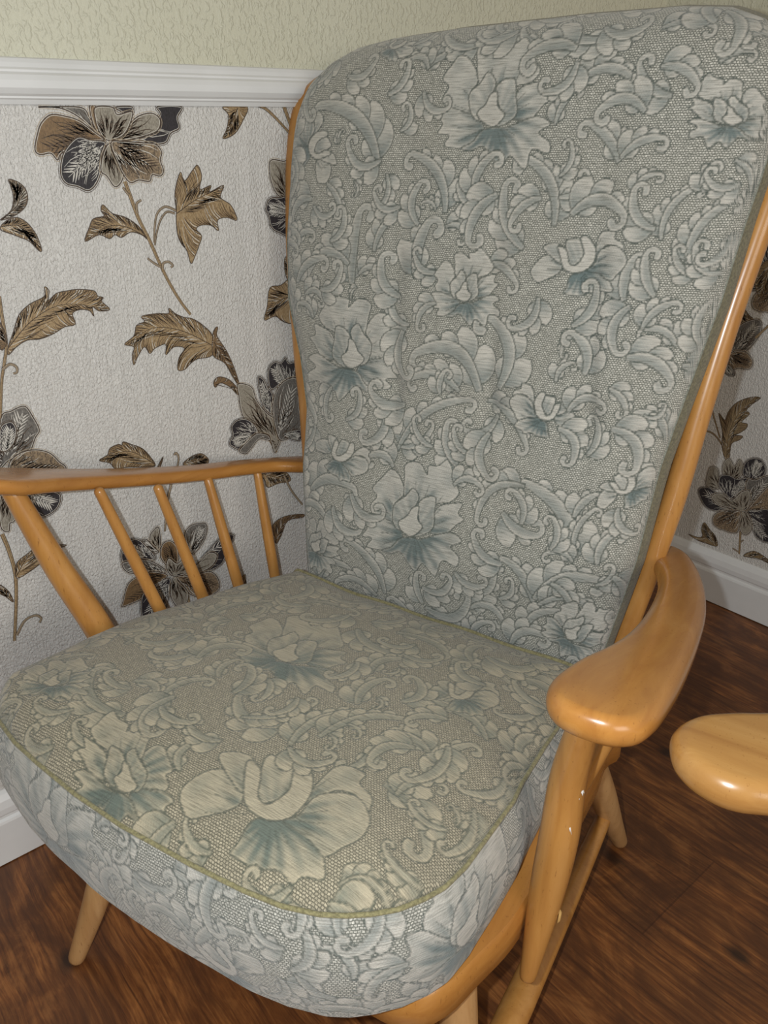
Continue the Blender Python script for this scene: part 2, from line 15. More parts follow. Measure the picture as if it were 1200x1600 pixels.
FB=[[[185,10345],[["o",[[-605,10843],[-502,10990],[-425,11081],[-282,11037],[-141,10872],[-127,10770],[-217,10659],[-180,10486],[-83,10389],[-285,10477],[-467,10497],[-565,10633],[-506,10743]]],["o",[[-107,10771],[-175,11008],[-213,11143],[-107,11199],[25,11172],[145,11060],[131,11160],[268,11167],[362,11237],[484,11111],[567,10984],[657,10857],[570,10751],[388,10704],[417,10502],[99,10475]]],["o",[[-41,10392],[-285,10477],[-500,10531],[-662,10481],[-528,10349],[-579,10235],[-416,10215],[-466,10101],[-234,10071],[-78,10123],[52,10243]]],["o",[[389,10466],[419,10673],[575,10735],[745,10748],[728,10630],[833,10572],[755,10498],[656,10388],[546,10360],[424,10366]]],["o",[[5,10256],[-84,10140],[-234,10071],[-93,10039],[64,10085],[244,9927],[350,9862],[432,9985],[647,9835],[694,10049],[906,10005],[904,10124],[751,10227],[886,10309],[732,10395],[546,10360],[328,10288],[163,10289]]],["c",[[-180,10486],[-217,10659],[-86,10773],[1,10882],[116,10787],[111,10683],[44,10574],[102,10405],[199,10303],[17,10345],[-103,10387]]],["c",[[139,10720],[236,10795],[359,10787],[403,10603],[440,10436],[351,10342],[199,10303],[231,10452],[154,10618]]],["b",[[-83,10452],[15,10537],[64,10638],[156,10670],[188,10517],[290,10422],[179,10301],[17,10345]]]]],[[-1575,7370],[["o",[[-855,7855],[-976,8004],[-1064,8099],[-1199,8065],[-1316,7906],[-1314,7802],[-1205,7686],[-1216,7513],[-1300,7415],[-1110,7503],[-936,7521],[-862,7651],[-935,7762]]],["o",[[-1335,7804],[-1303,8043],[-1286,8177],[-1403,8243],[-1539,8226],[-1650,8118],[-1651,8223],[-1805,8242],[-1924,8326],[-2044,8201],[-2119,8067],[-2205,7933],[-2081,7812],[-1861,7754],[-1860,7538],[-1504,7505]]],["o",[[-1343,7419],[-1110,7503],[-909,7553],[-750,7503],[-856,7375],[-791,7266],[-942,7244],[-877,7133],[-1097,7098],[-1262,7146],[-1416,7266]]],["o",[[-1822,7499],[-1891,7721],[-2084,7795],[-2292,7816],[-2250,7684],[-2369,7622],[-2258,7539],[-2118,7416],[-1984,7386],[-1844,7392]]],["o",[[-1369,7280],[-1259,7164],[-1097,7098],[-1234,7062],[-1403,7103],[-1570,6934],[-1675,6860],[-1788,6986],[-2009,6815],[-2102,7045],[-2354,6988],[-2373,7121],[-2204,7239],[-2386,7328],[-2211,7424],[-1984,7386],[-1723,7309],[-1541,7312]]],["c",[[-1216,7513],[-1205,7686],[-1357,7807],[-1466,7923],[-1574,7830],[-1550,7722],[-1461,7607],[-1495,7433],[-1583,7326],[-1396,7371],[-1278,7413]]],["c",[[-1587,7761],[-1706,7844],[-1843,7841],[-1860,7646],[-1874,7467],[-1757,7366],[-1583,7326],[-1643,7482],[-1586,7655]]],["b",[[-1309,7480],[-1425,7568],[-1493,7674],[-1598,7709],[-1607,7550],[-1703,7452],[-1561,7324],[-1396,7371]]]]],[[-193,5338],[["o",[[-926,5801],[-789,5983],[-691,6098],[-550,6068],[-435,5900],[-440,5784],[-555,5644],[-550,5450],[-466,5352],[-661,5425],[-848,5423],[-925,5565],[-841,5700]]],["o",[[-418,5789],[-444,6050],[-458,6199],[-337,6278],[-204,6265],[-100,6155],[-96,6267],[49,6294],[160,6388],[264,6261],[327,6128],[398,5996],[287,5861],[87,5782],[80,5553],[-259,5477]]],["o",[[-422,5362],[-661,5425],[-876,5456],[-1056,5377],[-941,5242],[-1018,5104],[-850,5103],[-926,4963],[-687,4961],[-513,5044],[-353,5202]]],["o",[[44,5507],[114,5750],[289,5843],[470,5882],[431,5744],[530,5692],[434,5596],[310,5455],[189,5408],[62,5397]]],["o",[[-399,5210],[-516,5064],[-687,4961],[-544,4945],[-371,5020],[-211,4862],[-111,4801],[-1,4955],[197,4812],[287,5068],[503,5046],[522,5185],[380,5282],[538,5396],[391,5474],[189,5408],[-53,5293],[-228,5271]]],["c",[[-550,5450],[-555,5644],[-397,5793],[-284,5931],[-182,5838],[-207,5718],[-298,5584],[-269,5397],[-186,5292],[-370,5315],[-488,5346]]],["c",[[-170,5764],[-55,5864],[73,5872],[84,5668],[92,5480],[-20,5358],[-186,5292],[-125,5469],[-175,5649]]],["b",[[-454,5425],[-335,5537],[-265,5660],[-162,5709],[-158,5538],[-68,5443],[-208,5287],[-370,5315]]]]],[[1510,8782],[["o",[[1233,8953],[1121,8946],[1003,8895],[916,8768],[934,8688],[1024,8626],[1126,8664],[1239,8725],[1297,8803]]],["o",[[1281,8841],[1034,8987],[1077,9049],[1209,9061],[1258,9000]]],["o",[[1633,8931],[1639,9095],[1697,9209],[1844,9215],[1852,9147],[1959,9095],[1977,8980],[1887,9066],[1760,9065],[1686,8985]]],["o",[[1435,8746],[1395,8683],[1386,8597],[1369,8530],[1556,8519],[1675,8553],[1778,8520],[1821,8573],[1936,8606],[1870,8710],[1749,8840],[1572,8793]]],["o",[[1576,8783],[1635,8850],[1678,9004],[1864,9071],[2005,8987],[2023,8872],[1950,8772],[1884,8703],[1742,8756]]],["c",[[1363,8862],[1291,9081],[1365,9119],[1471,9104],[1520,8964],[1494,8896],[1420,8835]]],["b",[[1205,9018],[1242,9038],[1299,9011],[1333,8957],[1369,8863],[1441,8837],[1490,8905],[1509,8981],[1459,9132],[1525,9158],[1608,9067],[1637,8973],[1616,8845],[1536,8773],[1431,8755],[1326,8790],[1265,8878]]]]],[[-2630,10067],[["o",[[-2285,9988],[-2213,9913],[-2174,9811],[-2219,9684],[-2298,9648],[-2412,9667],[-2452,9752],[-2481,9859],[-2457,9941]]],["o",[[-2414,9953],[-2120,9883],[-2098,9945],[-2179,10036],[-2263,10032]]],["o",[[-2592,10237],[-2455,10338],[-2399,10445],[-2501,10550],[-2566,10516],[-2694,10560],[-2811,10504],[-2664,10492],[-2570,10403],[-2585,10305]]],["o",[[-2606,9997],[-2630,9933],[-2698,9876],[-2744,9825],[-2895,9939],[-2958,10039],[-3068,10088],[-3054,10149],[-3117,10249],[-2970,10266],[-2760,10261],[-2667,10114]]],["o",[[-2678,10111],[-2664,10191],[-2563,10311],[-2643,10479],[-2826,10529],[-2944,10472],[-2977,10360],[-2987,10272],[-2828,10206]]],["c",[[-2454,10018],[-2219,10100],[-2238,10169],[-2326,10231],[-2481,10181],[-2521,10124],[-2518,10039]]],["b",[[-2211,10008],[-2221,10043],[-2283,10064],[-2352,10055],[-2457,10023],[-2533,10054],[-2510,10126],[-2458,10183],[-2294,10239],[-2319,10298],[-2456,10300],[-2559,10265],[-2654,10174],[-2658,10078],[-2595,10000],[-2489,9952],[-2371,9965]]]]],[[2792,10276],[["o",[[3099,10471],[3022,10549],[2966,10599],[2902,10589],[2861,10518],[2874,10468],[2941,10407],[2954,10325],[2923,10283],[3009,10315],[3094,10315],[3117,10373],[3069,10430]]],["o",[[2863,10470],[2853,10583],[2846,10647],[2780,10685],[2714,10682],[2671,10635],[2658,10686],[2580,10702],[2511,10748],[2467,10693],[2446,10632],[2419,10572],[2494,10509],[2608,10471],[2633,10369],[2812,10336]]],["o",[[2901,10287],[3009,10315],[3104,10328],[3190,10296],[3150,10241],[3195,10185],[3120,10183],[3165,10127],[3058,10122],[2971,10154],[2881,10218]]],["o",[[2656,10349],[2597,10457],[2494,10501],[2390,10521],[2426,10457],[2376,10434],[2439,10389],[2521,10325],[2589,10304],[2657,10300]]],["o",[[2903,10222],[2971,10162],[3058,10122],[2994,10113],[2906,10141],[2842,10071],[2798,10043],[2730,10107],[2641,10040],[2570,10151],[2455,10138],[2431,10200],[2499,10246],[2401,10297],[2475,10333],[2589,10304],[2726,10255],[2815,10247]]],["c",[[2954,10325],[2941,10407],[2852,10472],[2784,10533],[2741,10494],[2765,10441],[2822,10382],[2824,10301],[2792,10255],[2880,10267],[2934,10281]]],["c",[[2742,10461],[2674,10507],[2607,10512],[2620,10420],[2634,10336],[2702,10283],[2792,10255],[2746,10332],[2755,10411]]],["b",[[2911,10314],[2844,10362],[2799,10415],[2743,10437],[2756,10362],[2719,10321],[2803,10253],[2880,10267]]]]],[[119,8361],[["o",[[-380,8618],[-322,8723],[-278,8790],[-189,8774],[-98,8679],[-86,8612],[-138,8532],[-110,8422],[-48,8367],[-174,8408],[-285,8406],[-349,8485],[-317,8562]]],["o",[[-73,8615],[-122,8765],[-149,8851],[-86,8898],[-3,8892],[75,8829],[63,8894],[149,8912],[207,8968],[287,8896],[342,8818],[403,8742],[350,8663],[236,8615],[260,8484],[62,8439]]],["o",[[-22,8373],[-174,8408],[-307,8424],[-403,8379],[-318,8304],[-345,8227],[-246,8227],[-273,8149],[-132,8148],[-38,8194],[39,8283]]],["o",[[243,8457],[257,8597],[354,8652],[462,8676],[453,8596],[522,8567],[473,8511],[413,8429],[345,8401],[267,8394]]],["o",[[10,8288],[-42,8205],[-132,8148],[-44,8139],[51,8181],[166,8093],[234,8059],[282,8145],[420,8064],[445,8208],[580,8197],[576,8275],[477,8330],[561,8396],[461,8440],[345,8401],[210,8335],[106,8322]]],["c",[[-110,8422],[-138,8532],[-61,8618],[-10,8698],[64,8645],[64,8577],[25,8499],[66,8393],[129,8334],[15,8347],[-60,8364]]],["c",[[80,8603],[139,8662],[216,8667],[248,8550],[276,8442],[222,8372],[129,8334],[145,8435],[92,8537]]],["b",[[-50,8408],[8,8472],[36,8543],[92,8572],[116,8474],[182,8420],[116,8331],[15,8347]]]]],[[-1559,6055],[["o",[[-1677,6263],[-1770,6290],[-1893,6287],[-2038,6219],[-2072,6155],[-2038,6083],[-1936,6081],[-1809,6093],[-1716,6134]]],["o",[[-1706,6166],[-1814,6345],[-1743,6379],[-1631,6349],[-1629,6291]]],["o",[[-1370,6130],[-1267,6250],[-1152,6318],[-1029,6279],[-1063,6226],[-1007,6155],[-1060,6064],[-1082,6156],[-1187,6192],[-1294,6155]]],["o",[[-1641,6051],[-1711,6016],[-1770,5954],[-1825,5909],[-1682,5844],[-1565,5833],[-1502,5777],[-1434,5804],[-1320,5793],[-1311,5892],[-1331,6027],[-1503,6045]]],["o",[[-1505,6037],[-1417,6069],[-1290,6170],[-1099,6166],[-1033,6061],[-1087,5969],[-1207,5915],[-1304,5883],[-1388,5966]]],["c",[[-1629,6158],[-1554,6340],[-1473,6347],[-1397,6306],[-1441,6187],[-1503,6144],[-1599,6121]]],["b",[[-1660,6319],[-1619,6323],[-1590,6287],[-1595,6237],[-1623,6157],[-1581,6116],[-1501,6152],[-1441,6204],[-1390,6329],[-1322,6329],[-1309,6238],[-1342,6160],[-1436,6071],[-1544,6040],[-1638,6059],[-1701,6116],[-1697,6199]]]]],[[1345,7108],[["o",[[1544,7246],[1629,7240],[1720,7200],[1794,7102],[1788,7039],[1728,6990],[1650,7018],[1560,7065],[1509,7127]]],["o",[[1518,7157],[1689,7272],[1652,7321],[1552,7332],[1521,7285]]],["o",[[1230,7231],[1210,7366],[1150,7463],[1026,7472],[1026,7415],[938,7372],[934,7274],[1004,7347],[1112,7343],[1182,7276]]],["o",[[1407,7080],[1445,7029],[1460,6960],[1479,6907],[1333,6893],[1233,6917],[1152,6887],[1111,6930],[1008,6955],[1055,7044],[1144,7154],[1294,7116]]],["o",[[1292,7109],[1237,7164],[1186,7291],[1023,7350],[909,7280],[905,7181],[979,7096],[1044,7038],[1158,7085]]],["c",[[1453,7173],[1488,7349],[1427,7381],[1345,7371],[1319,7257],[1346,7201],[1411,7152]]],["b",[[1559,7298],[1530,7314],[1488,7293],[1467,7250],[1448,7175],[1394,7153],[1349,7208],[1327,7271],[1352,7393],[1297,7416],[1238,7343],[1223,7265],[1253,7159],[1325,7100],[1409,7087],[1488,7116],[1526,7187]]]]],[[2511,6412],[["o",[[2311,6450],[2248,6414],[2193,6348],[2174,6239],[2204,6191],[2270,6175],[2319,6228],[2369,6299],[2384,6367]]],["o",[[2365,6388],[2188,6417],[2197,6471],[2271,6516],[2313,6489]]],["o",[[2548,6547],[2512,6660],[2519,6755],[2603,6801],[2624,6757],[2700,6751],[2738,6677],[2664,6711],[2590,6673],[2566,6599]]],["o",[[2477,6367],[2469,6314],[2484,6254],[2490,6205],[2601,6249],[2662,6304],[2729,6311],[2742,6358],[2802,6412],[2739,6464],[2637,6517],[2545,6436]]],["o",[[2550,6431],[2568,6493],[2557,6609],[2650,6707],[2753,6690],[2791,6617],[2771,6528],[2748,6463],[2653,6459]]],["c",[[2408,6425],[2313,6552],[2346,6599],[2412,6618],[2474,6537],[2476,6484],[2447,6422]]],["b",[[2278,6486],[2295,6509],[2335,6507],[2367,6481],[2411,6427],[2459,6430],[2471,6489],[2463,6546],[2398,6634],[2430,6670],[2500,6632],[2540,6576],[2558,6484],[2529,6413],[2473,6372],[2403,6366],[2347,6408]]]]],[[2984,7935],[["o",[[3011,8074],[2985,8119],[2938,8161],[2860,8179],[2825,8162],[2813,8117],[2850,8080],[2902,8042],[2951,8028]]],["o",[[2966,8039],[2987,8160],[3026,8151],[3058,8098],[3039,8070]]],["o",[[3083,7902],[3164,7921],[3233,7912],[3268,7849],[3237,7836],[3234,7781],[3180,7757],[3204,7809],[3175,7865],[3121,7886]]],["o",[[2951,7962],[2912,7971],[2868,7963],[2832,7961],[2863,7879],[2904,7832],[2908,7782],[2944,7770],[2984,7723],[3022,7767],[3062,7839],[3002,7909]]],["o",[[2998,7906],[3043,7890],[3128,7892],[3201,7820],[3190,7745],[3137,7721],[3070,7740],[3022,7760],[3018,7830]]],["c",[[2993,8008],[3084,8067],[3118,8041],[3133,7995],[3075,7955],[3036,7957],[2991,7980]]],["b",[[3037,8094],[3054,8082],[3052,8054],[3033,8033],[2995,8005],[2997,7971],[3040,7960],[3081,7962],[3144,8003],[3171,7979],[3144,7931],[3104,7906],[3036,7898],[2984,7922],[2955,7965],[2950,8014],[2981,8051]]]]],[[-1916,4581],[["o",[[-2185,4954],[-2068,5036],[-1987,5087],[-1921,5049],[-1902,4938],[-1934,4873],[-2031,4811],[-2077,4700],[-2058,4632],[-2142,4703],[-2239,4731],[-2244,4822],[-2166,4885]]],["o",[[-1921,4872],[-1869,5024],[-1838,5110],[-1753,5138],[-1685,5111],[-1657,5033],[-1626,5097],[-1539,5091],[-1454,5129],[-1429,5041],[-1428,4954],[-1423,4867],[-1520,4806],[-1650,4791],[-1713,4661],[-1916,4670]]],["o",[[-2032,4631],[-2142,4703],[-2246,4754],[-2358,4736],[-2333,4644],[-2407,4578],[-2321,4552],[-2395,4485],[-2272,4446],[-2160,4465],[-2036,4529]]],["o",[[-1744,4640],[-1644,4769],[-1523,4796],[-1412,4790],[-1470,4716],[-1428,4670],[-1506,4630],[-1612,4568],[-1690,4560],[-1763,4574]]],["o",[[-2058,4541],[-2157,4477],[-2272,4446],[-2202,4414],[-2092,4428],[-2047,4313],[-2009,4261],[-1911,4331],[-1840,4215],[-1725,4348],[-1611,4299],[-1565,4376],[-1618,4456],[-1501,4496],[-1562,4566],[-1690,4560],[-1852,4533],[-1951,4548]]],["c",[[-2077,4700],[-2031,4811],[-1908,4871],[-1813,4933],[-1782,4864],[-1826,4800],[-1909,4737],[-1941,4627],[-1924,4554],[-2016,4596],[-2071,4632]]],["c",[[-1794,4821],[-1706,4860],[-1634,4845],[-1681,4726],[-1725,4617],[-1817,4565],[-1924,4554],[-1845,4645],[-1826,4756]]],["b",[[-2033,4671],[-1941,4716],[-1872,4776],[-1804,4788],[-1845,4690],[-1821,4621],[-1937,4554],[-2016,4596]]]]],[[657,3793],[["o",[[544,3877],[489,3870],[426,3839],[370,3769],[368,3727],[404,3697],[457,3719],[519,3755],[556,3798]]],["o",[[553,3818],[452,3889],[480,3924],[546,3934],[562,3903]]],["o",[[737,3878],[761,3967],[804,4032],[879,4040],[874,4003],[921,3978],[915,3915],[881,3960],[817,3954],[770,3909]]],["o",[[616,3772],[589,3737],[574,3690],[557,3654],[647,3652],[710,3673],[756,3658],[784,3688],[847,3709],[827,3764],[783,3831],[689,3801]]],["o",[[690,3796],[728,3834],[769,3919],[870,3961],[931,3920],[925,3857],[875,3800],[833,3761],[769,3786]]],["c",[[596,3832],[588,3948],[628,3971],[679,3966],[685,3892],[664,3854],[620,3819]]],["b",[[538,3911],[559,3923],[583,3910],[593,3882],[599,3833],[631,3821],[663,3859],[682,3901],[676,3981],[712,3997],[741,3951],[744,3900],[717,3830],[669,3789],[616,3776],[569,3792],[550,3838]]]]],[[2139,4481],[["o",[[1959,4898],[2059,4965],[2128,5005],[2178,4958],[2182,4842],[2151,4780],[2068,4731],[2022,4626],[2031,4553],[1970,4638],[1895,4680],[1900,4773],[1967,4826]]],["o",[[2161,4778],[2217,4925],[2249,5008],[2319,5023],[2371,4987],[2386,4904],[2417,4964],[2485,4946],[2557,4972],[2569,4879],[2562,4791],[2559,4701],[2476,4653],[2370,4656],[2309,4533],[2147,4572]]],["o",[[2051,4548],[1970,4638],[1892,4704],[1801,4703],[1813,4605],[1748,4549],[1814,4509],[1748,4453],[1842,4395],[1934,4398],[2039,4445]]],["o",[[2282,4516],[2373,4633],[2473,4643],[2561,4621],[2508,4554],[2538,4501],[2471,4471],[2381,4423],[2318,4426],[2261,4451]]],["o",[[2022,4461],[1937,4409],[1842,4395],[1896,4352],[1985,4350],[2010,4225],[2035,4167],[2121,4224],[2167,4095],[2271,4214],[2358,4147],[2402,4219],[2366,4310],[2464,4334],[2421,4413],[2318,4426],[2186,4422],[2108,4452]]],["c",[[2022,4626],[2068,4731],[2171,4775],[2253,4824],[2272,4750],[2231,4691],[2159,4639],[2123,4531],[2130,4454],[2061,4510],[2020,4555]]],["c",[[2258,4707],[2332,4735],[2388,4710],[2340,4595],[2295,4490],[2217,4450],[2130,4454],[2201,4536],[2226,4646]]],["b",[[2054,4590],[2131,4622],[2192,4673],[2247,4675],[2205,4581],[2218,4508],[2120,4456],[2061,4510]]]]],[[-1491,11252],[["o",[[-1570,11392],[-1631,11422],[-1712,11439],[-1807,11420],[-1829,11387],[-1807,11340],[-1740,11324],[-1657,11312],[-1595,11322]]],["o",[[-1589,11339],[-1660,11461],[-1613,11471],[-1539,11436],[-1538,11402]]],["o",[[-1365,11267],[-1297,11323],[-1219,11346],[-1137,11304],[-1160,11278],[-1122,11227],[-1158,11180],[-1173,11238],[-1243,11276],[-1315,11270]]],["o",[[-1545,11261],[-1592,11251],[-1630,11224],[-1666,11205],[-1572,11146],[-1495,11121],[-1453,11078],[-1408,11084],[-1332,11060],[-1326,11117],[-1340,11200],[-1454,11237]]],["o",[[-1455,11232],[-1397,11238],[-1312,11279],[-1184,11247],[-1140,11174],[-1176,11128],[-1257,11115],[-1321,11111],[-1377,11173]]],["c",[[-1537,11323],[-1488,11420],[-1434,11412],[-1384,11375],[-1413,11312],[-1454,11296],[-1518,11297]]],["b",[[-1559,11423],[-1531,11419],[-1512,11393],[-1515,11365],[-1534,11321],[-1506,11291],[-1453,11300],[-1413,11321],[-1379,11388],[-1333,11378],[-1325,11322],[-1347,11280],[-1409,11242],[-1481,11240],[-1544,11266],[-1585,11309],[-1582,11357]]]]]]
SB=[[-1408,9874,-2472,10611,-0.35,257],[-1368,9951,-1927,10131,0.6,165],[-1140,10272,-1040,10565,-0.5,116],[-334,9345,-908,10009,-0.35,188],[-866,10953,-340,11029,0.4,137],[-1639,8413,-1635,9307,0.1,242],[-1726,8655,-2462,8483,-0.6,195],[-1550,8543,-1173,8608,0.4,123],[-638,8563,-549,9225,0.25,245],[-308,9181,-12,9043,0.6,109],[1120,9247,619,9967,-0.35,184],[1081,9763,1169,10119,-0.4,104],[1118,9558,1426,9765,-0.4,124],[777,8985,426,9652,0.3,198],[-2491,9448,-2902,9229,-0.4,184],[-1264,9783,-1343,9355,0.4,123],[-2239,9656,-1921,9299,0.2,130],[1745,9912,1337,10313,-0.2,166],[1759,9950,2175,10151,0.3,140],[1132,10721,1748,10725,0.4,159],[942,10302,1121,10657,0.2,112],[2345,9148,2607,9681,0.35,120],[2653,8915,2991,9551,0.35,142],[2080,8506,2101,8950,0.2,173],[2393,8566,2222,8990,0.2,152],[2686,9620,2725,9899,0.3,107],[461,7292,-498,7654,-0.55,255],[717,7366,445,8184,-0.5,233],[190,7254,-546,7319,-0.35,171],[-82,7176,-61,7463,0.2,129],[-608,6375,343,7171,0.3,166],[-564,6426,-113,6757,-0.3,134],[-645,6132,-1061,6205,-0.5,162],[343,6319,88,6831,0.3,181],[554,7170,1220,6738,0.3,150],[2032,5516,1295,6315,-0.35,235],[1277,6271,694,5735,-0.5,158],[1034,5894,1531,5719,-0.3,199],[1939,6013,2144,6330,0.2,141],[-622,4278,-1268,4966,-0.3,203],[-2109,5446,-1272,5740,0.35,233],[-1824,4140,-1301,4526,0.5,192],[-775,4187,-1474,4236,-0.4,172],[606,4714,1062,5099,-0.5,171],[740,4484,1220,4449,0.6,161],[51,4283,704,4590,-0.6,223],[15,4319,-103,4747,0.2,159],[1615,4867,1160,5321,-0.3,177],[1633,4914,2354,5319,0.35,202],[1544,4416,1953,4813,0.4,161],[1365,4141,1811,4413,0.5,183],[2814,7017,2462,7319,-0.35,159],[1707,8085,1458,7854,-0.6,88],[2708,8052,2334,8219,-0.4,130],[2505,7289,2716,7393,-0.6,84],[2020,5578,2169,6158,0.3,110],[2023,5474,1672,5507,-0.5,113],[2327,5248,2498,5477,-0.4,113],[1689,4845,2389,4924,0.4,147],[-1330,8840,-998,9326,0.3,147],[-318,8662,-728,8832,0.4,132],[-2701,8337,-2172,8713,0.3,182],[-2630,6724,-2123,6524,0.3,174],[2319,8217,2613,8516,0.3,131],[2079,7552,2318,7297,0.3,119],[2760,8792,2505,9038,0.3,113],[-74,6512,-416,6793,0.3,124],[1450,7541,1607,7783,0.4,103],[1802,5170,2131,4765,0.3,140],[-2112,6433,-2421,6006,0.3,148],[2194,10552,1793,10846,0.3,163],[1381,11149,760,11288,0.2,156],[1927,11201,2450,11191,0.3,131],[-194,11191,-749,11366,0.3,147],[554,11142,276,11357,0.3,133],[2590,10833,2878,10932,0.3,102],[-2319,5158,-1717,5195,0.4,189],[-1010,9403,-1432,9549,0.5,140],[102,9430,-201,9643,0.3,140],[-2763,8852,-2439,9035,0.4,144],[300,8776,764,8584,0.3,138],[-1078,3905,-1552,3916,0.3,155],[1970,9607,2211,9803,0.4,99],[2910,9929,3162,9628,0.3,108]]
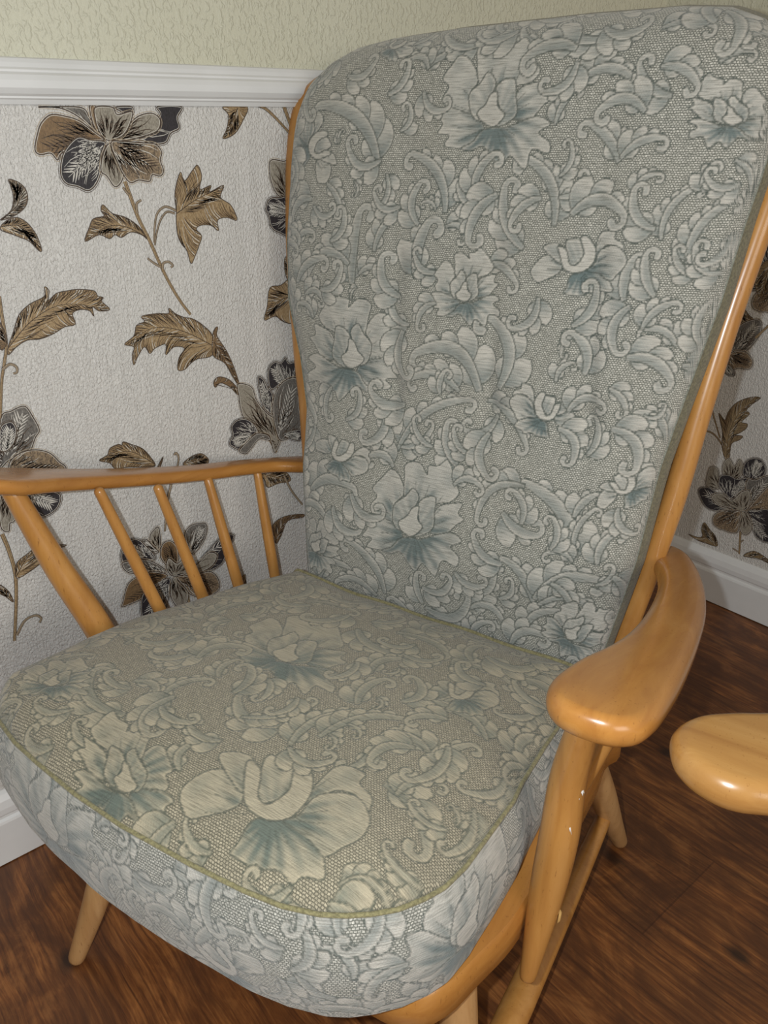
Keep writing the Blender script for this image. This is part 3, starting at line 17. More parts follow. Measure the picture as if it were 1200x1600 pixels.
FS=[[[-353,-972],[["o",[[-1318,-587],[-1292,-386],[-1262,-253],[-1096,-274],[-878,-444],[-819,-564],[-857,-713],[-749,-897],[-619,-981],[-844,-929],[-1022,-945],[-1176,-819],[-1173,-680]]],["o",[[-800,-558],[-975,-285],[-1079,-120],[-998,-19],[-847,-22],[-673,-139],[-732,-11],[-591,34],[-522,156],[-342,15],[-207,-133],[-69,-272],[-122,-424],[-286,-523],[-187,-750],[-482,-849]]],["o",[[-582,-968],[-844,-929],[-1068,-917],[-1195,-1004],[-1012,-1115],[-1010,-1240],[-855,-1228],[-854,-1350],[-637,-1334],[-516,-1253],[-441,-1106]]],["o",[[-201,-797],[-245,-554],[-111,-443],[57,-388],[76,-533],[198,-577],[142,-680],[79,-825],[-18,-879],[-136,-899]]],["o",[[-488,-1102],[-528,-1237],[-637,-1334],[-499,-1338],[-375,-1263],[-162,-1381],[-49,-1422],[-11,-1289],[223,-1392],[209,-1174],[416,-1176],[385,-1055],[215,-979],[322,-863],[150,-801],[-18,-879],[-200,-1002],[-355,-1035]]],["c",[[-749,-897],[-857,-713],[-780,-551],[-741,-400],[-587,-488],[-551,-611],[-572,-751],[-453,-924],[-325,-1013],[-510,-1006],[-638,-987]]],["c",[[-537,-562],[-471,-450],[-345,-431],[-236,-638],[-143,-819],[-197,-940],[-325,-1013],[-348,-846],[-483,-677]]],["b",[[-644,-913],[-586,-799],[-578,-674],[-501,-617],[-412,-783],[-281,-866],[-344,-1019],[-510,-1006]]]]],[[1076,-2915],[["o",[[538,-2673],[354,-2711],[189,-2830],[132,-3072],[214,-3200],[395,-3277],[533,-3195],[677,-3070],[728,-2926]]],["o",[[682,-2865],[177,-2655],[207,-2525],[430,-2473],[551,-2578]]],["o",[[1210,-2625],[1149,-2311],[1197,-2063],[1449,-2020],[1488,-2160],[1685,-2244],[1748,-2461],[1575,-2314],[1365,-2345],[1274,-2513]]],["o",[[975,-2992],[941,-3104],[966,-3242],[971,-3348],[1252,-3323],[1416,-3247],[1576,-3274],[1623,-3184],[1784,-3109],[1658,-2957],[1430,-2764],[1170,-2883]]],["o",[[1180,-2898],[1246,-2770],[1254,-2480],[1535,-2311],[1791,-2442],[1850,-2648],[1762,-2836],[1680,-2965],[1447,-2908]]],["c",[[804,-2809],[559,-2415],[664,-2323],[856,-2329],[1011,-2590],[1000,-2720],[908,-2844]]],["b",[[449,-2556],[501,-2510],[615,-2550],[703,-2643],[813,-2805],[943,-2836],[989,-2704],[983,-2560],[821,-2276],[921,-2208],[1108,-2374],[1199,-2547],[1217,-2783],[1121,-2925],[965,-2977],[781,-2942],[635,-2802]]]]],[[-419,-3360],[["o",[[-82,-2995],[-256,-2897],[-380,-2833],[-476,-2869],[-487,-2991],[-431,-3063],[-284,-3134],[-208,-3247],[-227,-3314],[-120,-3247],[9,-3224],[8,-3134],[-102,-3065]]],["o",[[-449,-3063],[-551,-2892],[-612,-2791],[-752,-2749],[-859,-2772],[-889,-2861],[-954,-2783],[-1099,-2779],[-1258,-2722],[-1278,-2827],[-1255,-2931],[-1240,-3033],[-1063,-3108],[-850,-3133],[-728,-3274],[-430,-3271]]],["o",[[-263,-3315],[-120,-3247],[16,-3201],[163,-3223],[135,-3310],[231,-3373],[124,-3396],[219,-3457],[69,-3492],[-76,-3474],[-247,-3413]]],["o",[[-677,-3296],[-855,-3157],[-1055,-3120],[-1238,-3120],[-1123,-3205],[-1181,-3253],[-1043,-3300],[-864,-3367],[-744,-3377],[-638,-3364]]],["o",[[-217,-3402],[-81,-3464],[69,-3492],[-18,-3521],[-162,-3508],[-211,-3614],[-255,-3661],[-395,-3599],[-476,-3706],[-657,-3585],[-815,-3633],[-899,-3559],[-834,-3480],[-1022,-3438],[-941,-3368],[-744,-3377],[-503,-3407],[-365,-3393]]],["c",[[-208,-3247],[-284,-3134],[-468,-3063],[-621,-2989],[-658,-3062],[-580,-3133],[-449,-3203],[-388,-3316],[-404,-3387],[-281,-3348],[-210,-3314]]],["c",[[-631,-3109],[-774,-3061],[-885,-3072],[-788,-3204],[-702,-3320],[-558,-3374],[-404,-3387],[-528,-3295],[-573,-3180]]],["b",[[-266,-3275],[-400,-3226],[-509,-3161],[-612,-3145],[-535,-3249],[-560,-3318],[-386,-3387],[-281,-3348]]]]],[[1597,-371],[["o",[[1373,-259],[1297,-289],[1228,-364],[1199,-505],[1228,-577],[1301,-616],[1360,-561],[1423,-481],[1447,-394]]],["o",[[1429,-360],[1229,-267],[1244,-194],[1333,-153],[1380,-205]]],["o",[[1657,-194],[1632,-21],[1653,118],[1761,159],[1778,86],[1865,53],[1896,-67],[1817,6],[1725,-26],[1685,-126]]],["o",[[1553,-421],[1536,-490],[1546,-573],[1547,-639],[1673,-613],[1749,-558],[1824,-569],[1845,-510],[1920,-455],[1859,-368],[1754,-263],[1638,-347]]],["o",[[1643,-356],[1672,-276],[1676,-109],[1799,5],[1916,-53],[1945,-170],[1907,-288],[1870,-371],[1762,-348]]],["c",[[1481,-322],[1387,-114],[1430,-57],[1509,-49],[1571,-186],[1566,-261],[1525,-337]]],["b",[[1339,-198],[1361,-170],[1407,-185],[1441,-233],[1485,-320],[1540,-331],[1561,-252],[1560,-170],[1495,-22],[1537,21],[1614,-58],[1652,-150],[1660,-286],[1617,-375],[1548,-413],[1469,-401],[1410,-327]]]]],[[-2170,-2780],[["o",[[-2738,-2777],[-2748,-2675],[-2749,-2606],[-2661,-2583],[-2527,-2622],[-2480,-2669],[-2481,-2749],[-2399,-2820],[-2317,-2837],[-2446,-2854],[-2539,-2897],[-2636,-2863],[-2652,-2794]]],["o",[[-2471,-2662],[-2597,-2564],[-2671,-2506],[-2642,-2442],[-2564,-2413],[-2457,-2433],[-2505,-2384],[-2437,-2333],[-2416,-2261],[-2301,-2290],[-2207,-2332],[-2111,-2371],[-2119,-2457],[-2197,-2541],[-2109,-2633],[-2259,-2743]]],["o",[[-2298,-2823],[-2446,-2854],[-2567,-2891],[-2623,-2958],[-2512,-2980],[-2495,-3043],[-2412,-3008],[-2395,-3070],[-2278,-3021],[-2222,-2955],[-2200,-2865]]],["o",[[-2110,-2660],[-2169,-2547],[-2110,-2464],[-2024,-2401],[-1991,-2469],[-1915,-2466],[-1932,-2529],[-1946,-2617],[-1993,-2664],[-2058,-2698]]],["o",[[-2227,-2873],[-2230,-2949],[-2278,-3021],[-2200,-2996],[-2141,-2933],[-2001,-2953],[-1929,-2953],[-1927,-2875],[-1773,-2882],[-1816,-2770],[-1692,-2728],[-1730,-2671],[-1843,-2667],[-1799,-2584],[-1909,-2589],[-1993,-2664],[-2079,-2764],[-2162,-2812]]],["c",[[-2399,-2820],[-2481,-2749],[-2461,-2655],[-2460,-2573],[-2366,-2585],[-2330,-2638],[-2322,-2712],[-2233,-2775],[-2149,-2795],[-2253,-2828],[-2326,-2844]]],["c",[[-2329,-2611],[-2308,-2542],[-2242,-2507],[-2152,-2587],[-2074,-2659],[-2087,-2732],[-2149,-2795],[-2185,-2715],[-2284,-2657]]],["b",[[-2340,-2808],[-2323,-2738],[-2336,-2675],[-2302,-2631],[-2230,-2696],[-2145,-2711],[-2158,-2802],[-2253,-2828]]]]]]
SS=[[-1776,-2232,-1954,-2895,-0.5,149],[-1108,-2699,-2006,-2401,0.4,208],[414,-1927,-322,-1851,0.5,203],[-65,-2078,406,-1436,-0.3,122],[632,-2141,874,-1263,0.35,163],[774,-1857,1321,-1075,0.3,166],[-28,-2958,-168,-2596,0.5,129],[-968,-2391,-828,-1774,0.4,145],[1659,-2024,2334,-2368,0.35,209],[1915,-3082,2360,-2980,0.5,95],[1826,-2061,2060,-1631,0.4,132],[2038,-1592,2021,-959,0.4,160],[253,421,1040,346,0.4,181],[1176,99,1908,307,0.4,149],[1171,-765,1985,-595,0.3,154],[1858,-1139,1835,-1791,0.3,168],[2109,-769,1514,-659,-0.4,150],[-187,193,574,-86,-0.3,195],[2444,-1018,2256,-1545,0.4,136],[-1912,-686,-1594,146,0.3,162],[-2206,-1783,-1837,-1095,0.35,137],[-2690,-2660,-2335,-2145,0.3,110],[-1626,-2938,-2095,-3069,0.4,126],[2351,-2034,1966,-2063,0.4,107],[2409,-1646,2461,-2233,0.3,124],[27,-2455,-416,-2461,0.3,143],[798,-3407,399,-3322,0.3,115],[782,-1191,743,-625,0.3,181],[-1189,405,-475,606,0.3,146],[2277,187,2027,-287,0.3,136],[-982,-3121,-1443,-3074,0.3,130],[-1153,-427,-1199,-851,0.3,153],[2457,-2662,2046,-2614,0.3,103],[-1284,-1626,-1744,-1795,0.3,129],[1306,-1717,1263,-2091,0.3,136]]
PEO=[["o",[[-806,-667],[-611,-889],[-472,-1028],[-306,-944],[-194,-667],[-222,-500],[-389,-333],[-417,-56],[-333,111],[-556,-56],[-778,-111],[-844,-333],[-722,-500]]],["o",[[-194,-500],[-178,-889],[-167,-1111],[0,-1194],[167,-1139],[278,-944],[306,-1111],[500,-1111],[667,-1222],[778,-1000],[833,-778],[900,-556],[722,-389],[444,-333],[389,0],[-56,0]]],["o",[[-278,111],[-556,-56],[-806,-167],[-1028,-111],[-917,111],[-1028,278],[-833,333],[-944,500],[-667,583],[-444,528],[-222,361]]],["o",[[333,56],[472,-278],[722,-361],[972,-361],[889,-167],[1011,-56],[861,56],[667,222],[500,250],[333,222]]],["o",[[-278,333],[-444,500],[-667,583],[-500,656],[-278,611],[-111,889],[0,1011],[167,833],[389,1111],[556,778],[833,889],[889,694],[722,500],[956,389],[778,222],[500,250],[167,333],[-56,306]]],["c",[[-417,-56],[-389,-333],[-167,-500],[0,-667],[111,-500],[56,-333],[-83,-167],[-83,111],[0,289],[-222,194],[-361,111]]],["c",[[111,-389],[278,-500],[444,-472],[417,-167],[389,111],[222,250],[0,289],[111,56],[83,-222]]],["b",[[-306,11],[-139,-111],[-28,-267],[111,-306],[83,-56],[178,111],[-28,289],[-222,194]]]]
LIL=[["o",[[-333,-333],[-519,-370],[-741,-333],[-963,-148],[-989,0],[-889,148],[-704,130],[-481,74],[-333,-37]]],["o",[[-333,-111],[-630,-481],[-519,-574],[-296,-537],[-259,-407]]],["o",[[315,-111],[444,-407],[630,-593],[889,-537],[852,-407],[1000,-259],[944,-37],[852,-241],[630,-296],[444,-185]]],["o",[[-148,130],[-259,222],[-333,370],[-407,481],[-111,593],[111,593],[259,704],[370,630],[593,630],[556,407],[444,111],[111,111]]],["o",[[111,130],[259,37],[444,-222],[815,-259],[1000,-37],[944,185],[741,333],[574,426],[370,259]]],["c",[[-185,-111],[-148,-537],[0,-574],[167,-500],[148,-222],[56,-111],[-111,-37]]],["b",[[-333,-463],[-259,-481],[-185,-407],[-167,-296],[-174,-111],[-74,-30],[56,-130],[141,-259],[167,-556],[296,-574],[370,-370],[352,-185],[222,37],[37,130],[-148,111],[-296,0],[-333,-185]]]]
TUFT=[[[-990,8739],[407,8915],[1662,8926]],[[-797,7160],[619,7155],[1884,7155]]]
ARM2=[[4547,-944],[4338,-1074],[4135,-1228],[4027,-1374],[3979,-1523],[3992,-1639],[4064,-1792],[4179,-1893],[4301,-1947],[4432,-1969],[4553,-1954],[4704,-1893]]
random.seed(7); rng = np.random.default_rng(11)

# ------------------------------------------------------------------ helpers
def link(o, parent=None):
    COL.objects.link(o)
    if parent is not None: o.parent = parent
    return o
def tag(o, label=None, cat=None, group=None, kind=None):
    if label: o['label'] = label
    if cat: o['category'] = cat
    if group: o['group'] = group
    if kind: o['kind'] = kind
    return o
def mesh(name, verts, faces, mats, parent=None, idx=None, smooth=True, tri=False):
    me = bpy.data.meshes.new(name)
    me.from_pydata([tuple(map(float, v)) for v in verts], [], faces)
    for m in (mats if isinstance(mats, (list, tuple)) else [mats]): me.materials.append(m)
    if idx is not None: me.polygons.foreach_set('material_index', idx)
    me.polygons.foreach_set('use_smooth', [bool(smooth)]*len(me.polygons))
    bm = bmesh.new(); bm.from_mesh(me)
    if tri: bmesh.ops.triangulate(bm, faces=[f for f in bm.faces if len(f.verts) > 4])
    bmesh.ops.recalc_face_normals(bm, faces=bm.faces) if tri else None
    bm.to_mesh(me); bm.free(); me.update()
    if smooth == 'angle': me.set_sharp_from_angle(angle=math.radians(38))
    return link(bpy.data.objects.new(name, me), parent)
def catmull(P, n, closed=False):
    P = np.asarray(P, float); N = len(P); out = []
    seg = N if closed else N-1
    for i in range(seg):
        g = (lambda k: P[k % N]) if closed else (lambda k: P[min(max(k, 0), N-1)])
        p0, p1, p2, p3 = g(i-1), g(i), g(i+1), g(i+2)
        for k in range(n):
            t = k/n
            out.append(.5*((2*p1)+(-p0+p2)*t+(2*p0-5*p1+4*p2-p3)*t*t+(-p0+3*p1-3*p2+p3)*t**3))
    if not closed: out.append(P[-1])
    return np.array(out)
def resample(P, n, closed=False):
    P = np.asarray(P, float)
    Q = np.vstack([P, P[:1]]) if closed else P
    d = np.r_[0, np.cumsum(np.linalg.norm(np.diff(Q, axis=0), axis=1))]
    s = np.linspace(0, d[-1], n, endpoint=not closed)
    return np.stack([np.interp(s, d, Q[:, k]) for k in range(Q.shape[1])], 1)
def tube(name, P, rad, mat, parent=None, seg=20, round_end=True):
    P = np.asarray(P, float); rad = np.broadcast_to(np.asarray(rad, float), (len(P),)).copy()
    T = np.gradient(P, axis=0); T /= np.linalg.norm(T, axis=1)[:, None]
    if round_end:
        def endcap(p, t, r, sgn):
            ks = (0.35, .7, .93); ps = [p+sgn*t*r*.8*math.sin(math.acos(1-k*.999) if 0 else k*1.45) for k in ks]
            return ps, [r*math.cos(k*1.45) for k in ks]
        a, ra = endcap(P[0], T[0], rad[0], -1); b, rb = endcap(P[-1], T[-1], rad[-1], 1)
        P = np.vstack([np.array(a[::-1]), P, np.array(b)]); rad = np.r_[ra[::-1], rad, rb]
        T = np.vstack([np.repeat(T[:1], 3, 0), T, np.repeat(T[-1:], 3, 0)])
    ref = np.array([0, 0, 1.]) if abs(T[0][2]) < .8 else np.array([0, 1., 0])
    V = []; F = []
    n1 = np.cross(T[0], ref); n1 /= np.linalg.norm(n1)
    for i in range(len(P)):
        n1 = n1-T[i]*(n1@T[i]); n1 /= np.linalg.norm(n1); n2 = np.cross(T[i], n1)
        for k in range(seg):
            a = 2*math.pi*k/seg
            V.append(P[i]+rad[i]*(math.cos(a)*n1+math.sin(a)*n2))
    n = len(P)
    for i in range(n-1):
        for k in range(seg):
            k2 = (k+1) % seg
            F.append((i*seg+k, i*seg+k2, (i+1)*seg+k2, (i+1)*seg+k))
    F.append(tuple(range(seg))[::-1]); F.append(tuple(range((n-1)*seg, n*seg)))
    return mesh(name, V, F, mat, parent)
def spline_tube(name, pts, rads, mat, parent=None, n=10, seg=20):
    Q = catmull(np.c_[np.asarray(pts, float), np.asarray(rads, float)], n)
    return tube(name, Q[:, :3], Q[:, 3], mat, parent, seg)
def extrude(name, prof, A, B, inward, mat, parent=None):
    """profile (depth, z) swept straight from A to B; depth goes along inward"""
    A = np.array(A, float); B = np.array(B, float); I = np.array(inward, float)
    V = [];
    for E in (A, B):
        for d, z in prof: V.append((E[0]+I[0]*d, E[1]+I[1]*d, z))
    n = len(prof); F = [(i, (i+1) % n, n+(i+1) % n, n+i) for i in range(n)]
    F += [tuple(range(n)), tuple(range(n, 2*n))[::-1]]
    o = mesh(name, V, F, mat, parent, smooth=False, tri=True)
    return o

# ------------------------------------------------------------------ materials
def mat(name):
    m = bpy.data.materials.new(name); m.use_nodes = True
    nt = m.node_tree; b = nt.nodes['Principled BSDF']
    return m, nt, b
def nd(nt, typ, **kw):
    n = nt.nodes.new(typ)
    for k, v in kw.items():
        if k in n.inputs.keys() if isinstance(k, str) else False: n.inputs[k].default_value = v
        else: setattr(n, k, v)
    return n
def setin(n, **kw):
    for k, v in kw.items(): n.inputs[k.replace('_', ' ')].default_value = v
    return n
def ramp(nt, fac, stops):
    r = nt.nodes.new('ShaderNodeValToRGB'); e = r.color_ramp.elements
    while len(e) < len(stops): e.new(.5)
    for i, (p, c) in enumerate(stops):
        e[i].position = p; e[i].color = (*c, 1) if len(c) == 3 else c
    nt.links.new(fac, r.inputs[0]); return r.outputs[0]
def mixc(nt, fac, a, b, blend='MIX'):
    n = nt.nodes.new('ShaderNodeMix'); n.data_type = 'RGBA'; n.blend_type = blend
    for s, v in ((n.inputs[0], fac), (n.inputs[6], a), (n.inputs[7], b)):
        if hasattr(v, 'is_linked') or hasattr(v, 'links'): nt.links.new(v, s)
        else: s.default_value = v if not isinstance(v, tuple) else ((*v, 1) if len(v) == 3 else v)
    return n.outputs[2]
def mth(nt, op, a, b=0.0):
    n = nt.nodes.new('ShaderNodeMath'); n.operation = op
    for s, v in ((n.inputs[0], a), (n.inputs[1], b)):
        if hasattr(v, 'links'): nt.links.new(v, s)
        else: s.default_value = v
    return n.outputs[0]
def mapping(nt, src, scale, rot=(0, 0, 0), loc=(0, 0, 0)):
    m = nt.nodes.new('ShaderNodeMapping'); m.inputs['Scale'].default_value = scale
    m.inputs['Rotation'].default_value = rot; m.inputs['Location'].default_value = loc
    nt.links.new(src, m.inputs[0]); return m.outputs[0]
def coord(nt, which='Object'):
    return nt.nodes.new('ShaderNodeTexCoord').outputs[which]
def noise(nt, vec, scale, detail=3, rough=.5, dist=0.):
    n = nt.nodes.new('ShaderNodeTexNoise'); n.inputs['Scale'].default_value = scale
    n.inputs['Detail'].default_value = detail; n.inputs['Roughness'].default_value = rough
    n.inputs['Distortion'].default_value = dist
    nt.links.new(vec, n.inputs['Vector']); return n.outputs['Fac']
def bump(nt, bsdf, h, strength, dist):
    n = nt.nodes.new('ShaderNodeBump'); n.inputs['Strength'].default_value = strength
    n.inputs['Distance'].default_value = dist
    nt.links.new(h, n.inputs['Height']); nt.links.new(n.outputs[0], bsdf.inputs['Normal'])
    return n

def wood_mat(name, c0, c1, c2, rough=.3, axis=2):
    m, nt, b = mat(name); co = coord(nt)
    s = [55, 55, 55]; s[axis] = 4
    g = noise(nt, mapping(nt, co, tuple(s)), 1.0, 5, .6, .6)
    s2 = [9, 9, 9]; s2[axis] = 2.2
    g2 = noise(nt, mapping(nt, co, tuple(s2)), 1.0, 3, .5, .3)
    c = ramp(nt, g, [(.30, c0), (.55, c1), (.75, c2)])
    c = mixc(nt, mth(nt, 'MULTIPLY', g2, .55), c, c0)
    fl = noise(nt, mapping(nt, co, (420, 420, 90)), 1.0, 2, .5)          # small beech flecks
    c = mixc(nt, ramp(nt, fl, [(.66, (0, 0, 0)), (.74, (.55, .55, .55))]), c, (.22, .085, .02))
    nt.links.new(c, b.inputs['Base Color'])
    b.inputs['Roughness'].default_value = rough
    b.inputs['Coat Weight'].default_value = .25; b.inputs['Coat Roughness'].default_value = .16
    bump(nt, b, noise(nt, mapping(nt, co, (30, 30, 30)), 1.0, 2), .12, .002)
    return m
M_WOOD = wood_mat('honey_beech', (.40, .175, .042), (.52, .25, .065), (.60, .31, .095))
M_ARM = wood_mat('honey_beech_arm', (.40, .165, .036), (.50, .225, .052), (.57, .28, .08), .27, 1)
M_LEG = wood_mat('leg_beech', (.46, .245, .095), (.60, .355, .155), (.68, .43, .20), .34)
M_PALE = wood_mat('pale_beech', (.34, .155, .042), (.46, .235, .068), (.55, .305, .10), .27, 0)
def plain(name, col, rough=.6):
    m, nt, b = mat(name); b.inputs['Base Color'].default_value = (*col, 1); b.inputs['Roughness'].default_value = rough
    return m
M_WHITE = plain('white_scuff', (.75, .72, .68), .5)
M_PLUG = plain('plug_wood', (.70, .43, .15), .5)

def paint_mat():
    m, nt, b = mat('white_gloss_paint'); co = coord(nt)
    n = noise(nt, co, 9, 3)
    nt.links.new(ramp(nt, n, [(.3, (.70, .70, .69)), (.7, (.78, .78, .775))]), b.inputs['Base Color'])
    b.inputs['Roughness'].default_value = .38
    bump(nt, b, noise(nt, mapping(nt, co, (14, 14, 60)), 1, 3), .12, .003)
    return m
M_PAINT = paint_mat()
def upper_mat():
    m, nt, b = mat('cream_woodchip_paint'); co = coord(nt)
    n = noise(nt, co, 3, 2)
    nt.links.new(ramp(nt, n, [(.3, (.61, .595, .465)), (.7, (.65, .635, .51))]), b.inputs['Base Color'])
    b.inputs['Roughness'].default_value = .65
    v = noise(nt, mapping(nt, co, (150, 150, 90)), 1, 2, .55, .5)
    h = ramp(nt, v, [(.50, (0, 0, 0)), (.62, (1, 1, 1))])
    w = noise(nt, co, 260, 2)
    bump(nt, b, mth(nt, 'ADD', h, mth(nt, 'MULTIPLY', w, .5)), .42, .0045)
    return m
M_UPPER = upper_mat()
def paper_mat():
    m, nt, b = mat('embossed_white_wallpaper'); co = coord(nt)
    n = noise(nt, mapping(nt, co, (60, 60, 3)), 1, 3)
    c = ramp(nt, n, [(.3, (.645, .625, .59)), (.7, (.705, .685, .65))])
    nt.links.new(c, b.inputs['Base Color']); b.inputs['Roughness'].default_value = .55
    pits = noise(nt, mapping(nt, co, (330, 330, 210)), 1, 2, .5, .6)
    st = noise(nt, mapping(nt, co, (240, 240, 9)), 1, 2, .5, .2)
    st = ramp(nt, st, [(.60, (0, 0, 0)), (.70, (1, 1, 1))])
    h = mth(nt, 'ADD', mth(nt, 'MULTIPLY', pits, 1.1), mth(nt, 'MULTIPLY', st, .12))
    bump(nt, b, h, .85, .0042)
    return m
M_PAPER = paper_mat()
def ink(name, c, c2=None, rough=.5):
    m, nt, b = mat(name); co = coord(nt); c2 = c2 or tuple(x*.6 for x in c)
    n = noise(nt, mapping(nt, co, (500, 500, 300)), 1, 3, .6)
    nt.links.new(ramp(nt, n, [(.35, c2), (.6, c)]), b.inputs['Base Color']); b.inputs['Roughness'].default_value = rough
    bump(nt, b, n, .3, .001)
    return m
INK = {'tan': ink('print_tan', (.41, .295, .165), (.28, .185, .09)), 'brown': ink('print_brown', (.24, .15, .075), (.16, .10, .05)),
       'sand': ink('print_sand', (.36, .325, .265), (.22, .195, .155)), 'grey': ink('print_grey', (.19, .175, .155), (.09, .082, .075)),
       'black': ink('print_black', (.035, .03, .035), (.02, .018, .02)), 'mix': ink('print_mixed', (.33, .24, .15), (.10, .075, .055)),
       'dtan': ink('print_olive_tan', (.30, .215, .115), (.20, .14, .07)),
       'line': ink('print_line', (.085, .055, .035), (.06, .04, .025)), 'cream': ink('print_cream', (.66, .63, .57), (.56, .53, .47)),
       'rim': ink('print_rim', (.45, .36, .25), (.36, .28, .19))}
INKS = list(INK)
def floor_mat():
    m, nt, b = mat('dark_oak_laminate'); co = coord(nt)
    warp = nt.nodes.new('ShaderNodeVectorMath'); warp.operation = 'ADD'
    nw = nt.nodes.new('ShaderNodeTexNoise'); nw.inputs['Scale'].default_value = 5; nw.inputs['Detail'].default_value = 2
    nt.links.new(co, nw.inputs['Vector'])
    sc_ = nt.nodes.new('ShaderNodeVectorMath'); sc_.operation = 'SCALE'; sc_.inputs['Scale'].default_value = .028
    nt.links.new(nw.outputs['Color'], sc_.inputs[0]); nt.links.new(co, warp.inputs[0]); nt.links.new(sc_.outputs[0], warp.inputs[1])
    v = warp.outputs[0]
    g = noise(nt, mapping(nt, v, (150, 7, 1)), 1, 6, .7, .5)
    g2 = noise(nt, mapping(nt, v, (13, 4.0, 1)), 1, 5, .6, 1.6)
    c = ramp(nt, g, [(.34, (.078, .024, .007)), (.50, (.25, .084, .021)), (.66, (.46, .180, .049))])
    c = mixc(nt, ramp(nt, g2, [(.35, (.75, .75, .75)), (.62, (0, 0, 0))]), c, (.105, .035, .011))
    mo = noise(nt, mapping(nt, co, (9, 5, 1)), 1, 5, .62, 2.2)
    c = mixc(nt, ramp(nt, mo, [(.40, (.6, .6, .6)), (.60, (0, 0, 0))]), c, (.07, .024, .009))
    c = mixc(nt, ramp(nt, mo, [(.56, (0, 0, 0)), (.72, (.5, .5, .5))]), c, (.40, .165, .05))
    kn = nt.nodes.new('ShaderNodeTexVoronoi'); kn.inputs['Scale'].default_value = 1; kn.voronoi_dimensions = '2D'
    nt.links.new(mapping(nt, v, (5.2, 3.2, 1)), kn.inputs['Vector'])
    c = mixc(nt, ramp(nt, kn.outputs['Distance'], [(.025, (.85, .85, .85)), (.085, (0, 0, 0))]), c, (.022, .010, .006))
    br = nt.nodes.new('ShaderNodeTexBrick'); br.offset = .37
    setin(br, Scale=1.0, Mortar_Size=.0012, Brick_Width=1.2, Row_Height=.19, Color1=(1, 1, 1, 1), Color2=(.8, .8, .8, 1), Mortar=(.55, .5, .5, 1), Bias=0.)
    nt.links.new(mapping(nt, co, (1, 1, 1), (0, 0, math.pi/2), (.03, .02, 0)), br.inputs['Vector'])
    c = mixc(nt, .85, c, br.outputs['Color'], 'MULTIPLY')
    nt.links.new(c, b.inputs['Base Color']); b.inputs['Roughness'].default_value = .42
    bump(nt, b, g, .15, .002)
    return m
M_FLOOR = floor_mat()

def fabric_mat(name, light, teal, gl, gd, dark, rough=.9):
    m, nt, b = mat(name)
    at = nt.nodes.new('ShaderNodeAttribute'); at.attribute_name = 'pattern'
    sp = nt.nodes.new('ShaderNodeSeparateColor'); nt.links.new(at.outputs['Color'], sp.inputs[0])
    mm, tt, oo = sp.outputs[0], sp.outputs[1], sp.outputs[2]
    uv = coord(nt, 'UV')
    br = nt.nodes.new('ShaderNodeTexBrick'); br.offset = .5
    setin(br, Scale=1.0, Mortar_Size=.00058, Mortar_Smooth=.7, Brick_Width=.0031, Row_Height=.0023, Color1=(*gl, 1), Color2=tuple(x*.78 for x in gl)+(1,), Mortar=(*gd, 1), Bias=0.)
    nz = nt.nodes.new('ShaderNodeTexNoise'); nz.inputs['Scale'].default_value = 260; nz.inputs['Detail'].default_value = 2
    nt.links.new(uv, nz.inputs['Vector'])
    sv = nt.nodes.new('ShaderNodeVectorMath'); sv.operation = 'SCALE'; sv.inputs['Scale'].default_value = .0026; nt.links.new(nz.outputs['Color'], sv.inputs[0])
    av = nt.nodes.new('ShaderNodeVectorMath'); av.operation = 'ADD'; nt.links.new(uv, av.inputs[0]); nt.links.new(sv.outputs[0], av.inputs[1])
    jit = av.outputs[0]
    nt.links.new(jit, br.inputs['Vector'])
    big = noise(nt, uv, 9, 3)
    ns = noise(nt, mapping(nt, uv, (140, 900, 1)), 1, 2, .6)
    ground = mixc(nt, ramp(nt, ns, [(.42, (.55, .55, .55)), (.6, (0, 0, 0))]), br.outputs['Color'], gd)
    ns2 = noise(nt, mapping(nt, uv, (45, 620, 1)), 1, 3, .7)
    streak = ramp(nt, ns2, [(.32, (.50, .52, .50)), (.48, (.92, .92, .92)), (.68, (1.16, 1.16, 1.14))])
    mot = mixc(nt, 1.0, mixc(nt, tt, light, teal), streak, 'MULTIPLY')
    c = mixc(nt, mm, ground, mot)
    c = mixc(nt, mth(nt, 'MULTIPLY', oo, .88), c, dark)
    c = mixc(nt, mth(nt, 'MULTIPLY', big, .22), c, (.40, .34, .26))
    nt.links.new(c, b.inputs['Base Color']); b.inputs['Roughness'].default_value = rough
    b.inputs['Sheen Weight'].default_value = .35; b.inputs['Sheen Roughness'].default_value = .45
    b.inputs['Specular IOR Level'].default_value = .2
    h = mth(nt, 'ADD', mth(nt, 'MULTIPLY', br.outputs['Fac'], -.7), mth(nt, 'MULTIPLY', ns2, .8))
    h = mth(nt, 'ADD', h, mth(nt, 'MULTIPLY', oo, -1.0))
    bump(nt, b, h, .45, .0012)
    return m
M_FAB = fabric_mat('sage_damask', (.56, .535, .48), (.125, .172, .175), (.74, .715, .635), (.130, .140, .122), (.030, .055, .052))
M_FAB_WARMLIT = fabric_mat('sage_damask_seat_warm_lit', (.47, .405, .285), (.110, .145, .122), (.58, .505, .36), (.120, .112, .078), (.042, .062, .048))  # same damask for the seat top, warm room light put into its colours
def cord_mat(name, c):
    m, nt, b = mat(name); co = coord(nt)
    n = noise(nt, mapping(nt, co, (330, 330, 330)), 1, 3, .6)
    nt.links.new(ramp(nt, n, [(.35, tuple(x*.55 for x in c)), (.62, c)]), b.inputs['Base Color'])
    b.inputs['Roughness'].default_value = .9; b.inputs['Sheen Weight'].default_value = .2
    bump(nt, b, n, .6, .002)
    return m
M_PIPE = cord_mat('olive_piping', (.30, .265, .13)); M_SIDE = cord_mat('olive_boxing', (.20, .18, .105)); M_BASE = cord_mat('base_cloth', (.16, .15, .11))
